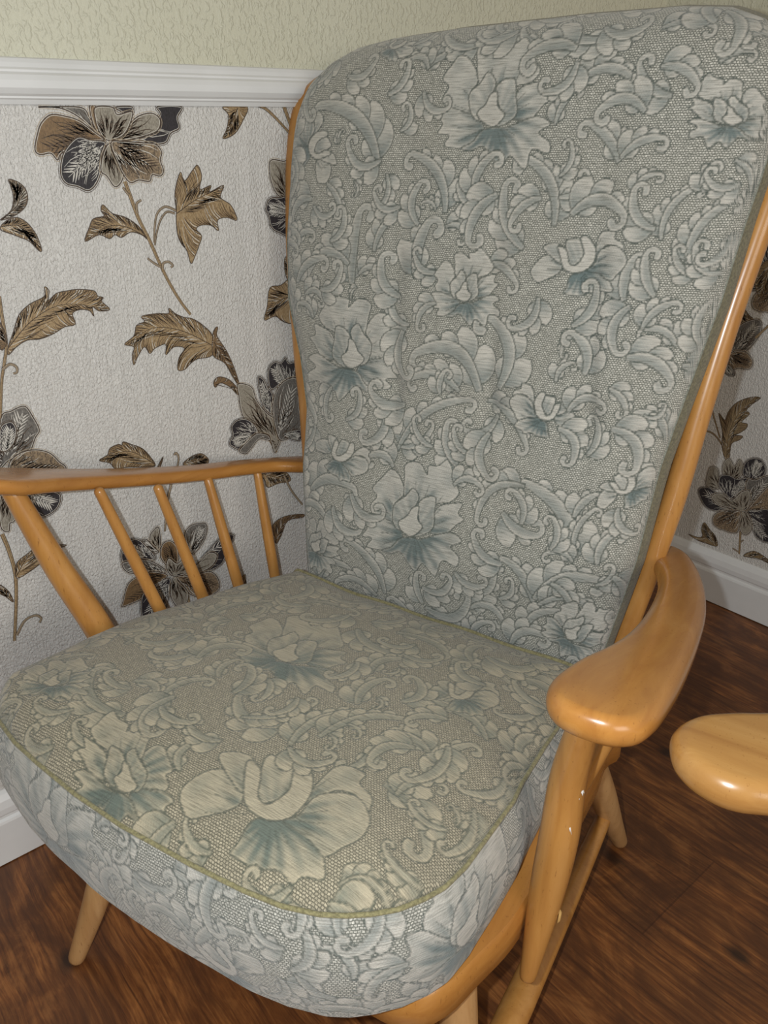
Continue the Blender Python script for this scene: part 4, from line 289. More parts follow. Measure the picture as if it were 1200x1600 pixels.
M_PIPE2 = cord_mat('sage_piping', (.26, .27, .22))

# ------------------------------------------------------------------ room
XC_ = XC; ZD0, ZD1 = DADO[1], DADO[0]; ZT = 2.35; X0W = -2.2; Y0W = -3.2
class Print:
    """flat ink shapes of the wallpaper, laid on the paper of one wall"""
    def __init__(s): s.V = []; s.F = []; s.I = []; s.k = 0
    def face(s, pts, ink):
        s.k += 1; d = .000018*s.lay; n = len(s.V)
        for q in pts: s.V.append((q[0], q[1], d))
        s.F.append(tuple(range(n, n+len(pts)))); s.I.append(2+INKS.index(ink))
    lay = 1
    def ribbon(s, P, w0, w1, ink, wm=None):
        P = np.asarray(P, float)
        if len(P) < 2: return
        T = np.gradient(P, axis=0); l = np.linalg.norm(T, axis=1); l[l == 0] = 1; T /= l[:, None]
        N = np.c_[-T[:, 1], T[:, 0]]; t = np.linspace(0, 1, len(P))
        w = w0+(w1-w0)*t if wm is None else np.where(t < .4, w0+(wm-w0)*t/.4, wm+(w1-wm)*(t-.4)/.6)
        n = len(s.V); d = .000018*s.lay
        for i in range(len(P)):
            a = P[i]+N[i]*w[i]/2; b = P[i]-N[i]*w[i]/2
            s.V += [(a[0], a[1], d), (b[0], b[1], d)]
        for i in range(len(P)-1):
            s.F.append((n+2*i, n+2*i+1, n+2*i+3, n+2*i+2)); s.I.append(2+INKS.index(ink))
def inside(pt, poly):
    x, y = pt; a = poly; b = np.roll(poly, -1, 0)
    c = ((a[:, 1] > y) != (b[:, 1] > y))
    with np.errstate(divide='ignore', invalid='ignore'):
        xi = a[:, 0]+(y-a[:, 1])*(b[:, 0]-a[:, 0])/(b[:, 1]-a[:, 1])
    return bool(np.sum(c & (x < xi)) % 2)
def offset(P, d):
    a = np.roll(P, 1, 0); b = np.roll(P, -1, 0); T = b-a; T /= np.linalg.norm(T, axis=1)[:, None]+1e-9
    area = .5*np.sum(P[:, 0]*np.roll(P[:, 1], -1)-P[:, 1]*np.roll(P[:, 0], -1))
    N = np.c_[T[:, 1], -T[:, 0]]*(1 if area > 0 else -1)
    return P+N*d
LINEINK = {'tan': 'line', 'brown': 'line', 'sand': 'line', 'grey': 'line', 'black': 'cream', 'mix': 'line', 'dtan': 'line'}
def paint_wall(data, shift=(0, 0), wscale=.00022):
    pr = Print(); lay = 1
    for w in data:
        if w[0] == 's':
            pr.lay = lay; P = catmull(np.array(w[2])/1e4+shift, 6); W_ = w[1]*.00036
            pr.ribbon(P, W_+.0016, W_*.7+.0014, 'line'); pr.lay = lay+1; pr.ribbon(P, W_, W_*.7, 'tan' if W_ > .003 else 'rim')
            pr.lay = lay+2; pr.ribbon(P+np.array([.0004, 0]), .0006, .0004, 'line'); lay += 3; continue
        base = np.array(w[2])/1e4+shift; poly = np.array(w[3])/1e4+shift
        # wavy, leaf-like outline between the traced corners
        Q = np.array(poly)
        m = w[1]
        if w[0] == 'p': Q = catmull(Q, 5, True)
        else: Q = .5*resample(Q, len(Q)*5, True)+.5*catmull(Q, 5, True) if False else catmull(Q, 4, True)
        pr.lay = lay
        C = np.vstack([Q, Q[:1]])
        if w[0] == 'p':
            O = offset(Q, .0021); pr.ribbon(np.vstack([O, O[:1]]), .0007, .0007, 'rim' if m != 'black' else 'line')
            pr.face(Q, m); pr.lay = lay+1
            R = resample(Q, max(14, int(len(Q)*.55)), True)
            for i, q in enumerate(R):
                v = q-base; L = np.linalg.norm(v)
                if L < .006: continue
                for j in range(3):
                    a0 = .18+.35*rng.random(); a1 = min(.94, a0+.22+.3*rng.random())
                    qq = q+(R[(i+1) % len(R)]-q)*(.34*j)-base
                    nrm = np.array([-qq[1], qq[0]])/max(np.linalg.norm(qq), 1e-6)
                    S = np.array([base+qq*(a0+(a1-a0)*t)+nrm*.05*np.linalg.norm(qq)*math.sin(t*3.1)*(1 if i % 2 else -1) for t in (0, .33, .66, 1)])
                    if all(inside(x, Q) for x in S): pr.ribbon(S, .0003, .0003, LINEINK[m] if not (m in ('mix', 'grey') and j == 1) else 'cream', .00155 if m != 'black' else .0010)
            far = Q[np.argmax(np.linalg.norm(Q-base, axis=1))]; vv = far-base; LL = np.linalg.norm(vv)
            if m != 'sand' and LL > .02:
                pr.lay = lay+1; ink_ = 'cream' if m in ('black', 'grey') else 'line'; ax = np.array([base+vv*t for t in np.linspace(.12, .9, 12)])
                if inside(ax[6], Q):
                    pr.ribbon([x for x in ax if inside(x, Q)], .0012, .0005, ink_)
                    for a_ in ax[1:10]:
                        for sd in (-1, 1):
                            d = vv/LL; ca, sa = math.cos(.6), sd*math.sin(.6); d = np.array([d[0]*ca-d[1]*sa, d[0]*sa+d[1]*ca]); S = [a_]
                            for k in range(1, 9):
                                x = a_+d*.0022*k
                                if not inside(x+d*.002, Q): break
                                S.append(x)
                            if len(S) > 2: pr.ribbon(S, .0006, .0004, ink_, .0022)
            pr.lay = lay+2
            pr.ribbon(C, .0013, .0013, 'line'); I_ = offset(Q, -.0012); pr.ribbon(np.vstack([I_, I_[:1]]), .0006, .0006, 'cream'); lay += 3
        else:
            pr.face(Q, m); pr.lay = lay+1
            ax = resample(catmull(base, 6), 26); T = np.gradient(ax, axis=0); T /= np.linalg.norm(T, axis=1)[:, None]
            for i in range(1, 25):
                for sd in (-1, 1):
                    for dark in (0, 1):
                        a = sd*(.55+.25*rng.random()); ca, sa = math.cos(a), math.sin(a); P = ax[i]+(T[i]*.0012*dark); S = [P.copy()]
                        d = np.array([T[i][0]*ca-T[i][1]*sa, T[i][0]*sa+T[i][1]*ca]); st = .0018
                        for k in range(int(14+14*rng.random())):
                            th = -sd*.022; d = np.array([d[0]*math.cos(th)-d[1]*math.sin(th), d[0]*math.sin(th)+d[1]*math.cos(th)])
                            P = P+d*st
                            if not inside(P+d*.0008, Q): break
                            S.append(P.copy())
                        if len(S) > 3:
                            if dark: S = S[int(len(S)*.25):]
                            pr.ribbon(S, .0004, .0003, 'line' if dark or rng.random() < .4 else 'cream' if rng.random() < .4 else 'brown', .0010)
            R = resample(Q, max(24, len(Q)), True)
            for i, q in enumerate(R):
                j = np.argmin(np.linalg.norm(ax-q, axis=1)); j = max(0, j-3); v = ax[j]-q
                for kk in range(2):
                    a1 = .25+.6*rng.random(); q0 = q+(R[(i+1) % len(R)]-q)*.5*kk; v0 = ax[j]-q0; nrm = np.array([-v0[1], v0[0]])
                    S = [q0+v0*(.03+a1*t)+nrm*.07*math.sin(3.1*t) for t in (0, .25, .5, .75, 1)]
                    if all(inside(x, Q) for x in S[1:]): pr.ribbon(S, .0010, .0003, 'line' if kk == 0 else ('cream' if rng.random() < .3 else 'brown'))
            pr.ribbon(ax, .0012, .0006, 'line')
            pr.lay = lay+2; pr.ribbon(C, .0012, .0012, 'line'); lay += 3
    return pr
def wall(name, axis, data, shifts):
    V = []; F = []; I = []
    def q(a, z0, z1, b, i):
        n = len(V)
        for u, z in ((a, z0), (b, z0), (b, z1), (a, z1)): V.append((u, z, 0.)); 
        F.append((n, n+1, n+2, n+3)); I.append(i)
    lo, hi = (X0W, XC_) if axis == 'x' else (Y0W, 0.)
    q(lo, 0, ZD0+.01, hi, 0); q(lo, ZD0+.01, ZT, hi, 1)
    # back and edges give the wall its thickness
    n = len(V); V += [(lo, 0, -.1), (hi, 0, -.1), (hi, ZT, -.1), (lo, ZT, -.1)]
    F += [(n+3, n+2, n+1, n), (0, n, n+1, 1), (n+3, 7, 6, n+2), (n, 0, 7, n+3), (1, n+1, n+2, 6)]; I += [1]*5
    for sh in shifts:
        pr = paint_wall(data, sh)
        keep = lambda f: all(lo < pr.V[i][0] < hi and .1 < pr.V[i][1] < ZD0+.02 for i in f)
        off = len(V); V += pr.V
        for f, i in zip(pr.F, pr.I):
            if keep(f): F.append(tuple(k+off for k in f)); I.append(i)
    if axis == 'x': W_ = [(u, -d, z) for u, z, d in V]
    else: W_ = [(XC_-d, u, z) for u, z, d in V]
    used = sorted({k for f in F for k in f}); mp = {k: i for i, k in enumerate(used)}
    o = mesh(name, [W_[k] for k in used], [tuple(mp[k] for k in f) for f in F], [M_PAPER, M_UPPER]+[INK[k] for k in INKS], idx=I, smooth=False)
    return tag(o, kind='structure')
w1 = wall('wall_left', 'x', WL, [(0, 0), (.72, .19), (-.72, .12)]); w1['label'] = 'wall behind the armchair, cream above and flowered paper below'
w2 = wall('wall_right', 'y', WR, [(0, 0), (.50, .22), (-.5, .1), (0, .5)]); w2['label'] = 'shaded flowered wall to the right of the armchair'
fl = mesh('floor', [(X0W, Y0W, 0), (XC_, Y0W, 0), (XC_, 0, 0), (X0W, 0, 0), (X0W, Y0W, -.05), (XC_, Y0W, -.05), (XC_, 0, -.05), (X0W, 0, -.05)],
          [(0, 1, 2, 3), (7, 6, 5, 4), (0, 4, 5, 1), (1, 5, 6, 2), (2, 6, 7, 3), (3, 7, 4, 0)], M_FLOOR, smooth=False)
tag(fl, 'dark brown wood-effect plank floor', kind='structure')
h = ZD1-ZD0
DP = [(0, ZD0), (.007, ZD0), (.010, ZD0+.10*h), (.0125, ZD0+.13*h), (.0125, ZD0+.17*h), (.0165, ZD0+.22*h), (.021, ZD0+.34*h), (.0215, ZD0+.50*h), (.019, ZD0+.62*h),
      (.0155, ZD0+.68*h), (.0155, ZD0+.73*h), (.013, ZD0+.78*h), (.0115, ZD0+.88*h), (.009, ZD0+.97*h), (.006, ZD1), (0, ZD1)]
tag(extrude('trim_1', DP, (X0W, 0), (XC_, 0), (0, -1), M_PAINT), 'white moulded dado rail along the wall behind the armchair', kind='structure')
tag(extrude('trim_2', DP, (XC_, -.0215), (XC_, Y0W), (-1, 0), M_PAINT), 'white moulded dado rail on the right wall', kind='structure')
BP = [(0, .002), (.017, .002), (.017, HB*.60), (.0155, HB*.63), (.012, HB*.655), (.012, HB*.69), (.0145, HB*.72), (.0150, HB*.80), (.0125, HB*.90), (.007, HB*.97), (.002, HB), (0, HB)]
tag(extrude('baseboard_left', BP, (X0W, 0), (XC_, 0), (0, -1), M_PAINT), 'white skirting board under the flowered wall behind the armchair', kind='structure')
tag(extrude('baseboard_right', BP, (XC_, -.017), (XC_, Y0W), (-1, 0), M_PAINT), 'white skirting board at the foot of the right wall', kind='structure')

# ------------------------------------------------------------------ damask pattern, drawn in cushion coordinates (metres)
class Canvas:
    def __init__(s, x0, y0, x1, y1, res=.0008):
        s.x0, s.y0, s.res = x0, y0, res
        s.W = int((x1-x0)/res)+1; s.H = int((y1-y0)/res)+1
        s.m = np.zeros((s.H, s.W), np.float32); s.t = s.m.copy(); s.o = s.m.copy()
    def box(s, P, pad):
        i0 = max(0, int((P[:, 0].min()-pad-s.x0)/s.res)); i1 = min(s.W, int((P[:, 0].max()+pad-s.x0)/s.res)+2)
        j0 = max(0, int((P[:, 1].min()-pad-s.y0)/s.res)); j1 = min(s.H, int((P[:, 1].max()+pad-s.y0)/s.res)+2)
        if i1 <= i0 or j1 <= j0: return None
        X, Y = np.meshgrid(s.x0+s.res*np.arange(i0, i1), s.y0+s.res*np.arange(j0, j1))
        # stitches: outlines step like woven threads
        jx = (np.round(Y/.0018) % 2-.5)*.0006
        return (slice(j0, j1), slice(i0, i1)), np.round((X+jx)/.0016)*.0016*.5+(X+jx)*.5, np.round(Y/.0018)*.0018*.6+Y*.4
    def poly(s, P, tfun, line=.00102):
        P = np.asarray(P, float); b = s.box(P, .003)
        if b is None: return
        sl, X, Y = b; ins = np.zeros(X.shape, bool); D = np.full(X.shape, 1.)
        B = np.roll(P, -1, 0)
        for (ax, ay), (bx, by) in zip(P, B):
            dx, dy = bx-ax, by-ay
            if dy != 0:
                c = (ay > Y) != (by > Y); ins ^= c & (X < ax+(Y-ay)*dx/dy)
            L = dx*dx+dy*dy+1e-12; t = np.clip(((X-ax)*dx+(Y-ay)*dy)/L, 0, 1)
            D = np.minimum(D, (X-ax-t*dx)**2+(Y-ay-t*dy)**2)
        D = np.sqrt(D)
        T = tfun(X, Y, D)
        rim = np.clip(1-D/.0035, 0, 1)*.5
        s.m[sl] = np.where(ins, 1, s.m[sl]); s.t[sl] = np.where(ins, np.clip(T-rim, 0, 1), s.t[sl])
        e = np.clip((line-D)/.0006, 0, 1)
        s.o[sl] = np.where(ins, e, np.maximum(s.o[sl], e))
    def stroke(s, P, w=.0008, val=.8):
        P = np.asarray(P, float); b = s.box(P, .003)
        if b is None: return
        sl, X, Y = b; D = np.full(X.shape, 1.)
        for (ax, ay), (bx, by) in zip(P[:-1], P[1:]):
            dx, dy = bx-ax, by-ay; L = dx*dx+dy*dy+1e-12; t = np.clip(((X-ax)*dx+(Y-ay)*dy)/L, 0, 1)
            D = np.minimum(D, (X-ax-t*dx)**2+(Y-ay-t*dy)**2)
        s.o[sl] = np.maximum(s.o[sl], val*np.clip((w-np.sqrt(D))/.0006, 0, 1))
    def flower(s, base, parts):
        base = np.array(base); A = np.vstack([np.array(P) for _, P in parts]); size = np.abs(A-base).max()
        for k, P in parts:
            Q = catmull(np.array(P), 4, True)
            def tf(X, Y, D, k=k):
                r = np.hypot(X-base[0], Y-base[1])/size
                th = np.arctan2(Y-base[1], X-base[0])
                if k == 'o': return np.clip(1.15-r*2.0+.30*np.sin(th*19+r*6)*np.clip(r*2, 0, 1), 0, 1)*1.0+.10+.34*np.clip(.5+.5*np.sin(th*5+1), 0, 1)*np.clip(1.1-r, 0, 1)+.25*np.clip(np.sin(X*140+1.3)*np.sin(Y*110), 0, 1)
                if k == 'c': return np.clip(.80-r*1.0+.12*np.sin(th*21)+.15*np.sin(X*200), 0, 1)
                return np.clip(.12-.1*r, 0, 1)
            s.poly(Q, tf, .00115 if k != 'o' else .00105)
            if k == 'o':      # dark veins that run out of the heart
                c = Q.mean(0); v = c-base
                for a in (-.35, 0, .3):
                    d = np.array([v[0]*math.cos(a)-v[1]*math.sin(a), v[0]*math.sin(a)+v[1]*math.cos(a)])
                    s.stroke([base+d*.35, base+d*.65, base+d*.95], .0008, .75)
    def scroll(s, A, B, bend, w, lobes=None):
        A = np.array(A); B = np.array(B); d = B-A; L = np.linalg.norm(d); perp = np.array([-d[1], d[0]])
        mid = (A+B)/2+perp*bend; side = 1 if bend > 0 else -1
        t = np.linspace(0, 1, 40)[:, None]; sp = (1-t)**2*A+2*t*(1-t)*mid+t*t*B
        T = np.gradient(sp, axis=0); T /= np.linalg.norm(T, axis=1)[:, None]; N = np.c_[-T[:, 1], T[:, 0]]*side
        n = 14; ang = np.linspace(0, 3.9, n)[1:]; r = w*.50; c = B-N[-1]*r
        curl = np.array([c+(N[-1]*math.cos(a)+T[-1]*math.sin(a))*r*(1-.13*a) for a in ang])
        spine = np.vstack([sp, curl])
        T2 = np.gradient(spine, axis=0); T2 /= np.linalg.norm(T2, axis=1)[:, None]+1e-9; N2 = np.c_[-T2[:, 1], T2[:, 0]]*side
        k = len(spine); nl = lobes or int(np.clip(L/(w*.95), 2, 5))
        def lobe(i, sg, size, lean):
            p = spine[i]; dr = T2[i]*math.cos(lean)+N2[i]*sg*math.sin(lean); pr = np.array([-dr[1], dr[0]])
            # the lobe bends towards the tip of the leaf and ends in a round hook
            bs = np.sign(pr@T2[i]) or 1
            u = np.linspace(0, 1, 11); ctr = np.array([p+dr*size*x+pr*bs*size*.34*x*x for x in u])
            tt_ = np.gradient(ctr, axis=0); tt_ /= np.linalg.norm(tt_, axis=1)[:, None]; nn = np.c_[-tt_[:, 1], tt_[:, 0]]
            hw = size*(.27+.21*np.sin(u*2.6))*np.sqrt(np.clip(1.02-u**3.2, 0, 1))
            P = np.vstack([ctr+nn*hw[:, None], ctr[-1:]+tt_[-1]*size*.03, (ctr-nn*hw[:, None])[::-1]])
            def tf(X, Y, D):
                q = ((X-p[0])*dr[0]+(Y-p[1])*dr[1])/size; v = ((X-p[0])*pr[0]+(Y-p[1])*pr[1])*bs/size
                return np.clip(.74-q*.80-.55*v+.10*np.sin(Y*1500+X*200), 0, .88)
            s.poly(P, tf)
        for q in range(nl):
            f = (q+.35)/nl; i = int(2+f*33); e = w*(1.18-.42*f)*(.72+.28*math.sin(math.pi*min(1, f*1.5+.15)))
            if w > .006 and q % 2 == 0 and f < .75: lobe(i, -1, e*.95, .80)
            lobe(i, 1, e*1.5, .95-.25*f)
        u = np.linspace(0, 1, k); hw = w*(.18+.19*np.sin(np.clip(u*1.25, 0, 1)*3.0)+.06*(u > .9))
        P = np.vstack([spine+N2*hw[:, None], spine[-1:]+T2[-1]*w*.2, (spine-N2*hw[:, None]*.9)[::-1]])
        def tf(X, Y, D):
            ra = np.hypot(X-A[0], Y-A[1])/max(L, .001)
            do = np.full(X.shape, 1.)
            for (ax, ay) in (spine+N2*hw[:, None])[::2]: do = np.minimum(do, (X-ax)**2+(Y-ay)**2)
            return np.clip(.12+.62*np.clip(np.sqrt(do)/(w*.62), 0, 1)+.35*np.clip(1-2*ra, 0, 1), 0, .9)
        s.poly(P, tf)
        s.stroke((spine-N2*hw[:, None]*.85)[2:int(k*.6)], .0010, .8)
    def fill(s, n, lo, hi):
        """small leaves in what is still bare ground"""
        for _ in range(n):
            j = rng.integers(8, s.H-8); i = rng.integers(8, s.W-8); r = int(.008/s.res)
            if s.m[max(0, j-r):j+r, max(0, i-r):i+r].mean() > .02: continue
            a = rng.random()*6.28; L = lo+(hi-lo)*rng.random(); A = np.array([s.x0+i*s.res, s.y0+j*s.res])
            d = np.array([math.cos(a), math.sin(a)])*L
            s.scroll(A-d*.5, A+d*.5, (.3+.25*rng.random())*rng.choice([-1, 1]), L*.34)
    def sample(s, A, B):
        x = np.clip((A-s.x0)/s.res, 0, s.W-1.001); y = np.clip((B-s.y0)/s.res, 0, s.H-1.001)
        i = x.astype(int); j = y.astype(int); fx = x-i; fy = y-j; o = []
        for a in (s.m, s.t, s.o):
            o.append((a[j, i]*(1-fx)+a[j, i+1]*fx)*(1-fy)+(a[j+1, i]*(1-fx)+a[j+1, i+1]*fx)*fy)
        return np.stack(o, -1)
def grid(name, P, AB, canvas, material, parent, closed_u=False):
    """P (nv,nu,3) surface points, AB (nv,nu,2) pattern coordinates in metres"""
    nv, nu = P.shape[:2]; me = bpy.data.meshes.new(name)
    idx = np.arange(nv*nu).reshape(nv, nu)
    q = np.stack([idx[:-1, :-1], idx[:-1, 1:], idx[1:, 1:], idx[1:, :-1]], -1).reshape(-1, 4)
    me.vertices.add(nv*nu); me.vertices.foreach_set('co', P.reshape(-1).astype(np.float32))
    me.loops.add(q.size); me.loops.foreach_set('vertex_index', q.reshape(-1).astype(np.int32))
    me.polygons.add(len(q)); me.polygons.foreach_set('loop_start', np.arange(0, q.size, 4, dtype=np.int32))
    me.polygons.foreach_set('loop_total', np.full(len(q), 4, np.int32))
    me.materials.append(material); me.update(calc_edges=True)
    me.polygons.foreach_set('use_smooth', np.ones(len(q), bool))
    uv = me.uv_layers.new(name='UVMap'); uv.data.foreach_set('uv', AB.reshape(-1, 2)[q.reshape(-1)].reshape(-1).astype(np.float32))
    if canvas is not None:
        c = canvas.sample(AB[..., 0], AB[..., 1]).reshape(-1, 3); c = np.c_[c, np.ones(len(c))]
        at = me.color_attributes.new('pattern', 'FLOAT_COLOR', 'POINT'); at.data.foreach_set('color', c.reshape(-1).astype(np.float32))
    me.update()
    return link(bpy.data.objects.new(name, me), parent)

cb = Canvas(-.37, .33, .38, 1.24)
for A0x, A0y, B0x, B0y, bd, w in SB: cb.scroll((A0x/1e4, A0y/1e4), (B0x/1e4, B0y/1e4), bd, w/1e4)
for base, parts in FB: cb.flower(np.array(base)/1e4, [(k, np.array(P)/1e4) for k, P in parts])
cb.fill(900, .034, .060); cb.fill(260, .016, .024)
cs = Canvas(-.33, -.40, .30, .20)
for A0x, A0y, B0x, B0y, bd, w in SS: cs.scroll((A0x/1e4, A0y/1e4), (B0x/1e4, B0y/1e4), bd, w/1e4)
for base, parts in FS: cs.flower(np.array(base)/1e4, [(k, np.array(P)/1e4) for k, P in parts])
cs.fill(800, .038, .062); cs.fill(220, .016, .024)
cx_ = Canvas(-.02, -.03, 1.60, .19)
def put(T, base, x, y, s_, rot, mir=1):
    r = math.radians(rot); R_ = np.array([[math.cos(r), -math.sin(r)], [math.sin(r), math.cos(r)]])
    f = lambda q: R_@np.array([q[0]*mir*s_/1000, -q[1]*s_/1000])+np.array([x, y])
    cx_.flower(f(base), [(k, np.array([f(q) for q in P])) for k, P in T])
for k in range(16):
    x = .03+.1*k; cx_.scroll((x, .02+.05*(k % 2)), (x+.05, .09-.05*(k % 2)), .4*(1 if k % 3 else -1), .017)
for k, (x, y, s_, r, t) in enumerate([(.18, .06, .07, 20, 0), (.46, .08, .06, -15, 1), (.63, .075, .085, 10, 0), (.86, .03, .055, 40, 1), (1.08, .07, .07, -20, 0), (1.32, .05, .06, 15, 1)]):
    put(LIL if t else PEO, (0, 100) if t else (0, 220), x, y, s_, r, -1 if k % 2 else 1)
cx_.fill(900, .034, .055); cx_.fill(250, .014, .022)

# ------------------------------------------------------------------ armchair
CX, CY, YAW = POSE
chair = bpy.data.objects.new('armchair', None); chair.location = (CX, CY, 0); chair.rotation_euler = (0, 0, YAW); link(chair)
tag(chair, 'honey coloured wooden armchair with sage green floral seat and back cushions, filling the picture', 'armchair', 'wooden armchairs')
# back bow
BC = [(-.222, .33), (-.243, .45), (-.268, .58), (-.281, .65), (-.298, .72), (-.325, .86), (-.335, .95), (-.3385, .99), (-.337, 1.036), (-.328, 1.063), (-.309, 1.082), (-.278, 1.094), (-.235, 1.100), (-.15, 1.104),
      (0, 1.106), (.15, 1.104), (.225, 1.098), (.27, 1.088), (.298, 1.072), (.314, 1.05), (.322, 1.02), (.3255, .97), (.3185, .91), (.308, .83), (.298, .73), (.287, .60), (.262, .434), (.245, .33)]
tube('back_bow', [(x, .235+.22*(z-.5), z) for x, z in catmull(BC, 5)], .0142, M_WOOD, chair, 22)
# arms
RO = [(.266, .262), (.270, .288), (.284, .306), (.302, .300), (.320, .276), (.347, .206), (.368, .119), (.380, .024), (.387, -.072), (.388, -.133), (.385, -.162), (.379, -.180), (.364, -.193), (.343, -.197), (.325, -.195), (.311, -.186), (.302, -.168), (.299, -.143),
      (.304, -.100), (.315, -.055), (.321, -.003), (.319, .071), (.309, .150), (.294, .205), (.280, .238)]
def arm_z(y, left): return .605-.2*(y+.05)+(.0075+.034*(max(.12-y, 0)/.3)**1.6 if left else 0)
def arm(left):
    P = np.array(RO)
    if left:
        P = P*[-1, 1]; P[:, 1] -= np.clip((.04-P[:, 1])/.2, 0, 1)*.078; P[18:24, 0] -= .012; P = P[::-1]
    return P
def slab(name, P, zf, t, r, material, parent, n=150):
    Q = resample(catmull(P, 6, True), n, True); V = []; F = []
    prof = [(r*(1-math.cos(a)), math.sin(a)*t/2-t/2) for a in np.linspace(-1.45, 1.5, 11)]
    ii = np.arange(n); gap = np.abs(ii[:, None]-ii[None]); gap = np.minimum(gap, n-gap)
    th = np.where(gap > n//8, np.linalg.norm(Q[:, None]-Q[None], axis=2), 1).min(1); th = np.minimum(th, np.minimum(np.roll(th, 3), np.roll(th, -3)))
    kf = np.clip(.40*th/r, .1, 1)[:, None]
    for ins, dz in prof:
        O = Q+(offset(Q, -ins)-Q)*kf
        V += [(x, y, zf(y)+dz) for x, y in O]
    for l in range(len(prof)-1):
        for k in range(n): F.append((l*n+k, l*n+(k+1) % n, (l+1)*n+(k+1) % n, (l+1)*n+k))
    F.append(tuple(range(n))[::-1]); F.append(tuple(range((len(prof)-1)*n, len(prof)*n)))
    return mesh(name, V, F, material, parent, tri=True)
for left in (True, False):
    slab('arm', arm(left), lambda y, l=left: arm_z(y, l), (.019 if left else .030), .0085 if left else .0125, M_ARM, chair)
# arm posts: cigar shaped, run past the outside of the seat rail
def lerp(a, b, t): return np.array(a)*(1-t)+np.array(b)*t
tR = [(.331, -.146, .596), (.314, -.123, .50), (.311, -.124, .42), (.306, -.130, .34), (.303, -.151, .248)]
post = spline_tube('arm_post', tR, [.0125, .0165, .0185, .0165, .0085], M_WOOD, chair, 10, 24)
tL = [(-.373, -.186, .646), (-.347, -.166, .54), (-.315, -.145, .44), (-.297, -.138, .36), (-.288, -.150, .255)]
spline_tube('arm_post', tL, [.0125, .0165, .0185, .0165, .0085], M_WOOD, chair, 10, 24)
# chips of paint and the wooden plug on the near post
def blob(name, c, r, material, parent, ax):
    V = []; F = []; ax = Vector(ax).normalized(); q = ax.to_track_quat('Z', 'Y').to_matrix(); nseg = 14
    for k in range(nseg):
        a = 6.283*k/nseg; j = 1+.35*math.sin(k*2.7+c[2]*90)
        V.append(Vector(c)+q@Vector((r[0]*j*math.cos(a), r[1]*j*math.sin(a), 0)))
    for k in range(nseg):
        a = 6.283*k/nseg; V.append(Vector(c)+q@Vector((.6*r[0]*math.cos(a), .6*r[1]*math.sin(a), r[2])))
    F = [(k, (k+1) % nseg, nseg+(k+1) % nseg, nseg+k) for k in range(nseg)]+[tuple(range(nseg, 2*nseg))]
    return mesh(name, V, F, material, parent)
blob('paint_chip', [0.3272, -0.127, 0.4945], (0.0024, 0.0062, 0.0012), M_WHITE, post, [0.848, -0.305, 0.434])
blob('paint_chip', [0.3254, -0.1283, 0.4878], (0.0018, 0.0045, 0.0011), M_WHITE, post, [0.757, -0.399, 0.518])
blob('paint_chip', [0.3236, -0.1303, 0.4692], (0.0015, 0.0032, 0.001), M_WHITE, post, [0.664, -0.482, 0.572])
blob('paint_chip', [0.3217, -0.1329, 0.4547], (0.0011, 0.0085, 0.0009), M_WHITE, post, [0.551, -0.566, 0.613])
blob('screw_plug', [0.3211, -0.1291, 0.3251], (0.0044, 0.01, 0.0022), M_PLUG, post, [0.975, 0.215, -0.052])

# spindles
SPT = [-.045, .030, .115, .200]
LSP = [[[-0.3182, -0.1064, 0.6275], [-0.288, -0.0625, 0.4228]], [[-0.3195, -0.0146, 0.5969], [-0.288, 0.0164, 0.3976]], [[-0.3344, 0.0903, 0.5673], [-0.288, 0.0881, 0.3763]], [[-0.3251, 0.1863, 0.5472], [-0.288, 0.1681, 0.3535]]]
def spindle(a, b):
    a = np.array(a); b = np.array(b); k = (.322-a[2])/(b[2]-a[2])
    if abs(k) > 3: k = 1
    e = a+(b-a)*k if b[2] > .322 else b
    spline_tube('arm_spindle', [a, lerp(a, e, .35), lerp(a, e, .7), e], [.0066, .0082, .0086, .0072], M_WOOD, chair, 6, 16)
for a, b in LSP: spindle(a, b)
for y, xa_, yb in ((-.055, .352, -.035), (.020, .351, .03), (.10, .345, .085), (.185, .326, .125)): spindle((xa_, y, arm_z(y, False)-.02), (.279, yb, .33))

# seat frame
ro = [(.245, .17), (.284, .12), (.291, .0), (.2905, -.10), (.288, -.162), (.277, -.212), (.266, -.254), (.245, -.282), (.20, -.292), (.0, -.296), (-.20, -.292), (-.245, -.282), (-.266, -.254), (-.277, -.212), (-.284, -.12), (-.284, 0), (-.276, .12), (-.24, .17)]
Q = resample(catmull(ro, 6, True), 160, True); Qi = offset(Q, -.045); n = len(Q); V = []; F = []
pf = [(0, .290), (0, .3255), (.0035, .330), (.045, .330), (.045, .286), (.003, .286)]
for ins, z in pf: V += [(x, y, z) for x, y in offset(Q, -ins)]
for l in range(6):
    for k in range(n): F.append((l*n+k, l*n+(k+1) % n, ((l+1) % 6)*n+(k+1) % n, ((l+1) % 6)*n+k))
mesh('seat_frame', V, F, M_ARM, chair, smooth='angle', tri=True)
# legs and stretchers
def leg(top, foot): spline_tube('leg', [top, lerp(top, foot, .33), lerp(top, foot, .66), (foot[0], foot[1], .008)], [.0185, .0195, .0165, .0115], M_LEG, chair, 6, 22)
leg((.249, -.203, .288), (.280, -.236, 0)); leg((-.205, -.225, .288), (-.284, -.302, 0))
leg((.262, .135, .288), (.282, .290, 0)); leg((-.262, .135, .288), (-.282, .290, 0))
spline_tube('stretcher', [(.271, .205, .125), (.273, .125, .120), (.276, -.05, .113), (.277, -.13, .109), (.272, -.205, .104)], [.0115, .0135, .0175, .0178, .012], M_WOOD, chair, 8, 22)
spline_tube('stretcher', [(-.271, .205, .125), (-.273, .125, .120), (-.272, -.05, .113), (-.266, -.14, .109), (-.255, -.255, .104)], [.0115, .0135, .0175, .0178, .012], M_WOOD, chair, 8, 22)

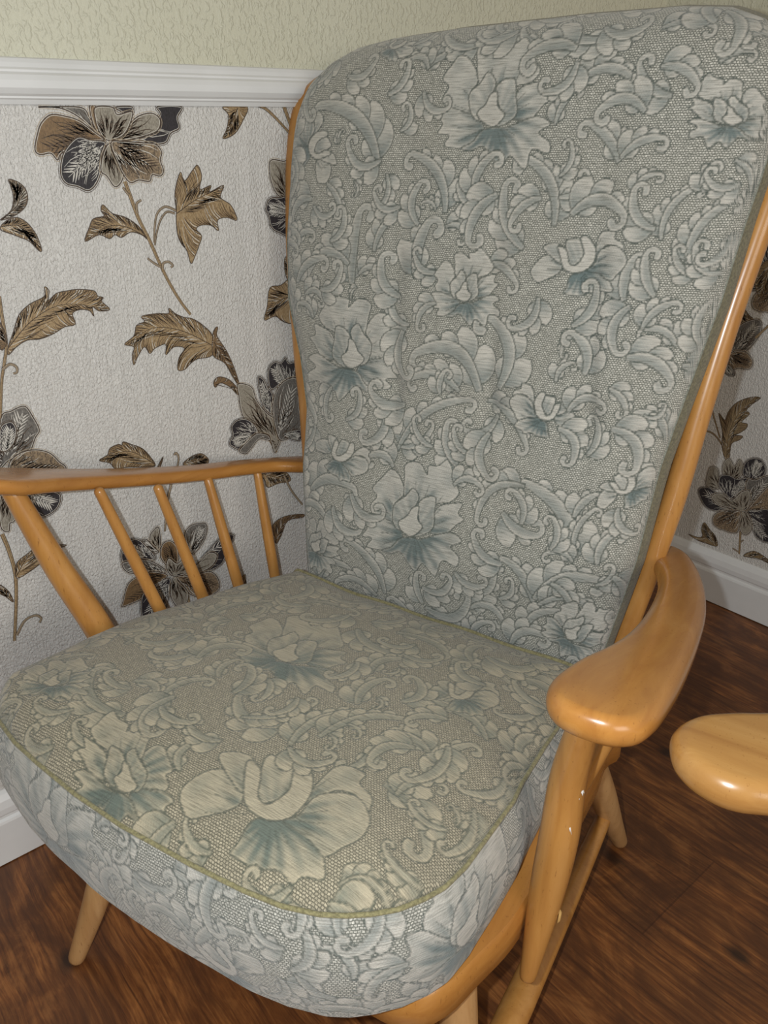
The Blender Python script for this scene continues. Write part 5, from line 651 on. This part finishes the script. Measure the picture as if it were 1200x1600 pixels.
# ---- back cushion
def itp(z, T): a = np.array(T); return np.interp(z, a[:, 0], a[:, 1])
LZ = [(.36, -.205), (.397, -.207), (.507, -.226), (.60, -.240), (.694, -.242), (.78, -.266), (.867, -.298), (.952, -.308), (1.018, -.311), (1.14, -.311)]
RZ = [(.36, .242), (.457, .254), (.525, .263), (.574, .269), (.702, .275), (.795, .287), (.91, .303), (1.0, .311), (1.06, .318), (1.14, .322)]
TX = [(-.312, 1.025), (-.309, 1.055), (-.302, 1.082), (-.288, 1.103), (-.26, 1.120), (-.22, 1.132), (-.17, 1.139), (-.075, 1.143), (.09, 1.145), (.20, 1.144), (.25, 1.139), (.285, 1.126), (.308, 1.103), (.320, 1.070), (.323, 1.03)]
nu, nv = 560, 720; U, Vv = np.meshgrid(np.linspace(0, 1, nu), np.linspace(0, 1, nv)); r = .046; zb = .362
xt = (-.312)+U*(.323+.312); zt = itp(xt, TX); l1 = zt-r-zb; s = Vv*(l1+r*math.pi/2)
ph = np.clip((s-l1)/r, 0, math.pi/2); Zq = np.where(s < l1, zb+s, zt-r+r*np.sin(ph)); yo = np.where(s < l1, 0, r-r*np.cos(ph))
Zn = zb+Vv*(1.14-zb); X = itp(Zn, LZ)*(1-U)+itp(Zn, RZ)*U
e = np.minimum(X-itp(Zn, LZ), itp(Zn, RZ)-X); r2 = .013
yo = yo+np.where(e < r2, r2-np.sqrt(np.clip(r2*r2-(r2-e)**2, 0, None)), 0)
e2 = np.clip(e/.12, 0, 1); bul = .024*(1-(1-e2)**2.2)*np.clip((Zn-.40)/.10, 0, 1)*np.clip((1.16-Zn)/.10, 0, 1)**.5
# stuffing: soft tucks between the tuft points
tk = np.zeros_like(X)
for row in TUFT:
    for a, b in row: tk += .0085*np.exp(-((X-a/1e4)**2+(Zq-b/1e4)**2)/.018**2)
for k in range(3):
    (a0, b0), (a1, b1) = TUFT[0][k], TUFT[1][k]
    t = np.clip((Zq*1e4-b1)/(b0-b1), -.35, 1.1); xl = (a1+(a0-a1)*t)/1e4; w = np.exp(-((X-xl)/.011)**2)*np.clip(1-np.abs(t-.35)/1.0, 0, 1); tk += .0060*w
for row in TUFT:
    (a0, b0), (a1, b1) = row[0], row[2]; t = np.clip((X*1e4-a0)/(a1-a0), -.15, 1.15); zl = (b0+(b1-b0)*t)/1e4+.004*np.sin(t*9)
    tk += .0035*np.exp(-((Zq-zl)/.008)**2)*np.clip(1.3-np.abs(t-.5)*2, 0, 1)
wr = .0012*np.sin(X*60+Zq*35)*np.sin(Zq*28-X*20)
Y = .146+.25*(Zq-.395)-bul+tk+yo+wr
sd = np.where(X > .005, 1, -1); P = np.stack([X, Y, Zq], -1); AB = np.stack([X+sd*np.where(e < r2, r2-np.sqrt(np.clip(r2*r2-(r2-e)**2, 0, None)), 0)*.8, zb+s], -1)
back = grid('back_cushion', P, AB, cb, M_FAB, chair)
bd = np.vstack([P[:, 0], P[-1, 1:], P[::-1, -1][1:]])[::6]
def strip(name, loop, d, material, parent, rows=8, puff=.004):
    loop = np.asarray(loop); m_ = len(loop); V = []; F = []
    c = loop.mean(0); out = loop-c; out /= np.linalg.norm(out, axis=1)[:, None]
    for k in range(rows+1):
        t = k/rows; V += list(loop+np.array(d)*t+out*puff*math.sin(math.pi*t))
    for k in range(rows):
        for i in range(m_-1): F.append((k*m_+i, k*m_+i+1, (k+1)*m_+i+1, (k+1)*m_+i))
    return V, F, m_
V, F, m_ = strip('boxing', bd, (0, .046, -.006), M_SIDE, chair, puff=.007)
F.append(tuple(range(8*m_, 9*m_)))
bx = mesh('boxing', V, F, M_SIDE, back, tri=True)
tube('piping', catmull(np.vstack([P[::8, 0]]), 1)+np.array([-.001, -.0005, 0]), .0026, M_PIPE2, back, 8)
tube('piping', np.vstack([P[::8, -1]])+np.array([-.0005, 0, 0]), .0015, M_PIPE2, back, 8)

# ---- seat cushion
YF = [(-.306, -.225), (-.303, -.262), (-.295, -.292), (-.279, -.313), (-.255, -.328), (-.20, -.342), (-.155, -.348), (-.085, -.355), (-.017, -.357), (.068, -.353), (.122, -.348), (.158, -.342), (.188, -.331), (.206, -.320), (.222, -.307), (.237, -.291), (.249, -.270), (.257, -.250), (.261, -.220)]
LY = [(-.36, -.306), (-.22, -.306), (-.15, -.297), (-.05, -.275), (.05, -.250), (.135, -.225), (.2, -.222)]
RY = [(-.36, .261), (-.22, .261), (-.18, .257), (-.09, .2535), (.05, .2505), (.135, .246), (.2, .246)]
nu, nv = 500, 440; U, Vv = np.meshgrid(np.linspace(0, 1, nu), np.linspace(0, 1, nv))
yf = itp(-.306+U*.567, YF); Yq = yf+Vv*(.137-yf); Yn = -.357+Vv*(.137+.357); X = itp(Yn, LY)*(1-U)+itp(Yn, RY)*U
ee = np.minimum(np.minimum(X-itp(Yn, LY), itp(Yn, RY)-X), np.minimum((Yq-yf), (.137-Yq)+.012))
le = np.minimum(X-itp(Yn, LY), .05); sharp = .014+.021*np.clip((X+.22)/.12, 0, 1)
dome = .031*(1-np.exp(-ee/sharp))+.010*np.clip(np.sin(np.pi*U), 0, 1)*np.clip(np.sin(np.pi*np.clip(Vv*.9+.1, 0, 1)), 0, 1)
zp = lambda y: .45-.1*(y+.25)
Zq = zp(Yq)-.002+dome+.0011*np.sin(X*50+Yq*30)
P = np.stack([X, Yq, Zq], -1); AB = np.stack([X, Yq], -1)
seat = grid('seat_cushion', P, AB, cs, M_FAB_WARMLIT, chair)
# perimeter from rear left, along the front, to rear right
per = np.vstack([P[::-1, 0][:-1], P[0], P[1:, -1]]); rim = resample(per, 1150)
rim[:, 2] = zp(rim[:, 1])
T = np.gradient(rim[:, :2], axis=0); T /= np.linalg.norm(T, axis=1)[:, None]; No = np.c_[T[:, 1], -T[:, 0]]
ker = np.hanning(41); ker /= ker.sum()
No = np.stack([np.convolve(np.pad(No[:, k], 20, 'edge'), ker, 'valid') for k in (0, 1)], 1); No /= np.linalg.norm(No, axis=1)[:, None]
S = np.r_[0, np.cumsum(np.linalg.norm(np.diff(rim, axis=0), axis=1))]
nt_ = 104; tt = np.linspace(0, 1, nt_)
zlow = .327-.033*(rim[:, 1]+.3)
Pb = np.zeros((nt_, len(rim), 3)); ABb = np.zeros((nt_, len(rim), 2))
for i, t in enumerate(tt):
    o_ = .0125*math.sin(math.pi*t**.85)+.006*t-(.020*((t-.90)/.10)**2 if t > .90 else 0)
    z = rim[:, 2]+(zlow-rim[:, 2])*t; d = No*o_
    Pb[i, :, 0] = rim[:, 0]+d[:, 0]; Pb[i, :, 1] = rim[:, 1]+d[:, 1]; Pb[i, :, 2] = z+.0011*np.sin(S*70)*t
    ABb[i, :, 0] = S; ABb[i, :, 1] = .125*(1-t)
box = grid('boxing', Pb, ABb, cx_, M_FAB, seat)
tube('piping', resample(per, 420)*[1, 1, 0]+np.c_[np.zeros((420, 2)), zp(resample(per, 420)[:, 1])+.0005]+np.c_[np.array([np.interp(np.linspace(0, 1, 420), np.linspace(0, 1, 1150), No[:, k]) for k in (0, 1)]).T*.0012, np.zeros(420)], .0023, M_PIPE, seat, 10)
tube('piping', resample(P[-1], 160)+np.array([0, -.001, .002]), .0032, M_PIPE, seat, 8)
lo_ = Pb[-1][::8]; rear = P[-1][::-12]; 
V = list(lo_)+list(lo_*[.97, .97, 1]+[0, 0, .004]); k_ = len(lo_)
F = [(i, i+1, k_+i+1, k_+i) for i in range(k_-1)]+[tuple(range(k_, 2*k_))]
mesh('base_cloth', V, F, M_BASE, seat, tri=True)
rv = np.vstack([P[-1][::12], P[-1][-1:]]); zl_ = np.array([.334-.035*(.137+.3)]*len(rv)); V = list(rv)+[(a, b, c) for (a, b, _), c in zip(rv, zl_)]; k_ = len(rv)
mesh('rear_panel', V, [(i, i+1, k_+i+1, k_+i) for i in range(k_-1)], M_FAB, seat)

# ------------------------------------------------------------------ second chair: only the tip of its arm reaches the picture
ch2 = bpy.data.objects.new('armchair', None); ch2.location = (CX, CY, 0); ch2.rotation_euler = (0, 0, YAW); link(ch2)
tag(ch2, 'pale wooden chair at the right edge, only its rounded arm tip in view', 'armchair', 'wooden armchairs')
A2 = [(x/1e4, y/1e4) for x, y in ARM2]
A2 = [(.78, .060), (.70, .030), (.62, .0), (.54, -.035)]+A2+[(.53, -.160), (.62, -.115), (.72, -.06), (.80, -.02), (.81, .03)]
slab('arm', A2, lambda y: .620, .031, .014, M_PALE, ch2, 200)
def rod(name, a, b, r0, r1): spline_tube(name, [a, lerp(a, b, .4), lerp(a, b, .75), b], [r0, r0*1.35, r0*1.2, r1], M_PALE, ch2, 6, 20)
rod('arm_post', (.64, -.06, .592), (.80, -.17, .30), .012, .012)
rod('leg', (.79, -.16, .31), (.83, -.22, .006), .016, .012); rod('leg', (.86, .10, .31), (.90, .14, .006), .016, .012)
rod('arm_post', (.76, .02, .592), (.85, .09, .30), .010, .010)
rod('seat_rail', (.79, -.19, .315), (.87, .13, .315), .017, .02)

# ------------------------------------------------------------------ camera and light
cam = bpy.data.cameras.new('camera'); co = link(bpy.data.objects.new('camera', cam))
R3 = Matrix((AX[0], AX[1], AX[2])).transposed()
co.matrix_world = Matrix.Translation(CAM) @ R3.to_4x4()
cam.sensor_fit = 'AUTO'; cam.sensor_width = 36; cam.lens = FPX*36/1600; cam.clip_start = .02
sc.camera = co
def lamp(name, kind, loc, energy, color, **kw):
    l = bpy.data.lights.new(name, kind); l.energy = energy; l.color = color
    for k, v in kw.items(): setattr(l, k, v)
    o = link(bpy.data.objects.new(name, l)); o.location = loc; return o
fp = Vector(CAM)+Vector(AX[0])*-.045+Vector(AX[1])*.01
lamp('phone_flash', 'POINT', fp, 23.0, (.88, .95, 1.0), shadow_soft_size=.006)
day = lamp('assumed_daylight', 'AREA', (-.3, -3.9, 1.55), 40, (1.0, .93, .84), shape='RECTANGLE', size=1.8, size_y=1.3)  # soft daylight assumed from behind the camera; source unseen, no window built
day.rotation_euler = (math.radians(86), 0, math.radians(-6))
wd = bpy.data.worlds.new('room_air'); sc.world = wd; wd.use_nodes = True
wd.node_tree.nodes['Background'].inputs[0].default_value = (1.0, .90, .74, 1); wd.node_tree.nodes['Background'].inputs[1].default_value = .19
vs = sc.view_settings; vs.view_transform = 'Standard'; vs.look = 'None'; vs.gamma = 1; vs.use_curve_mapping = False; vs.exposure = 0.0
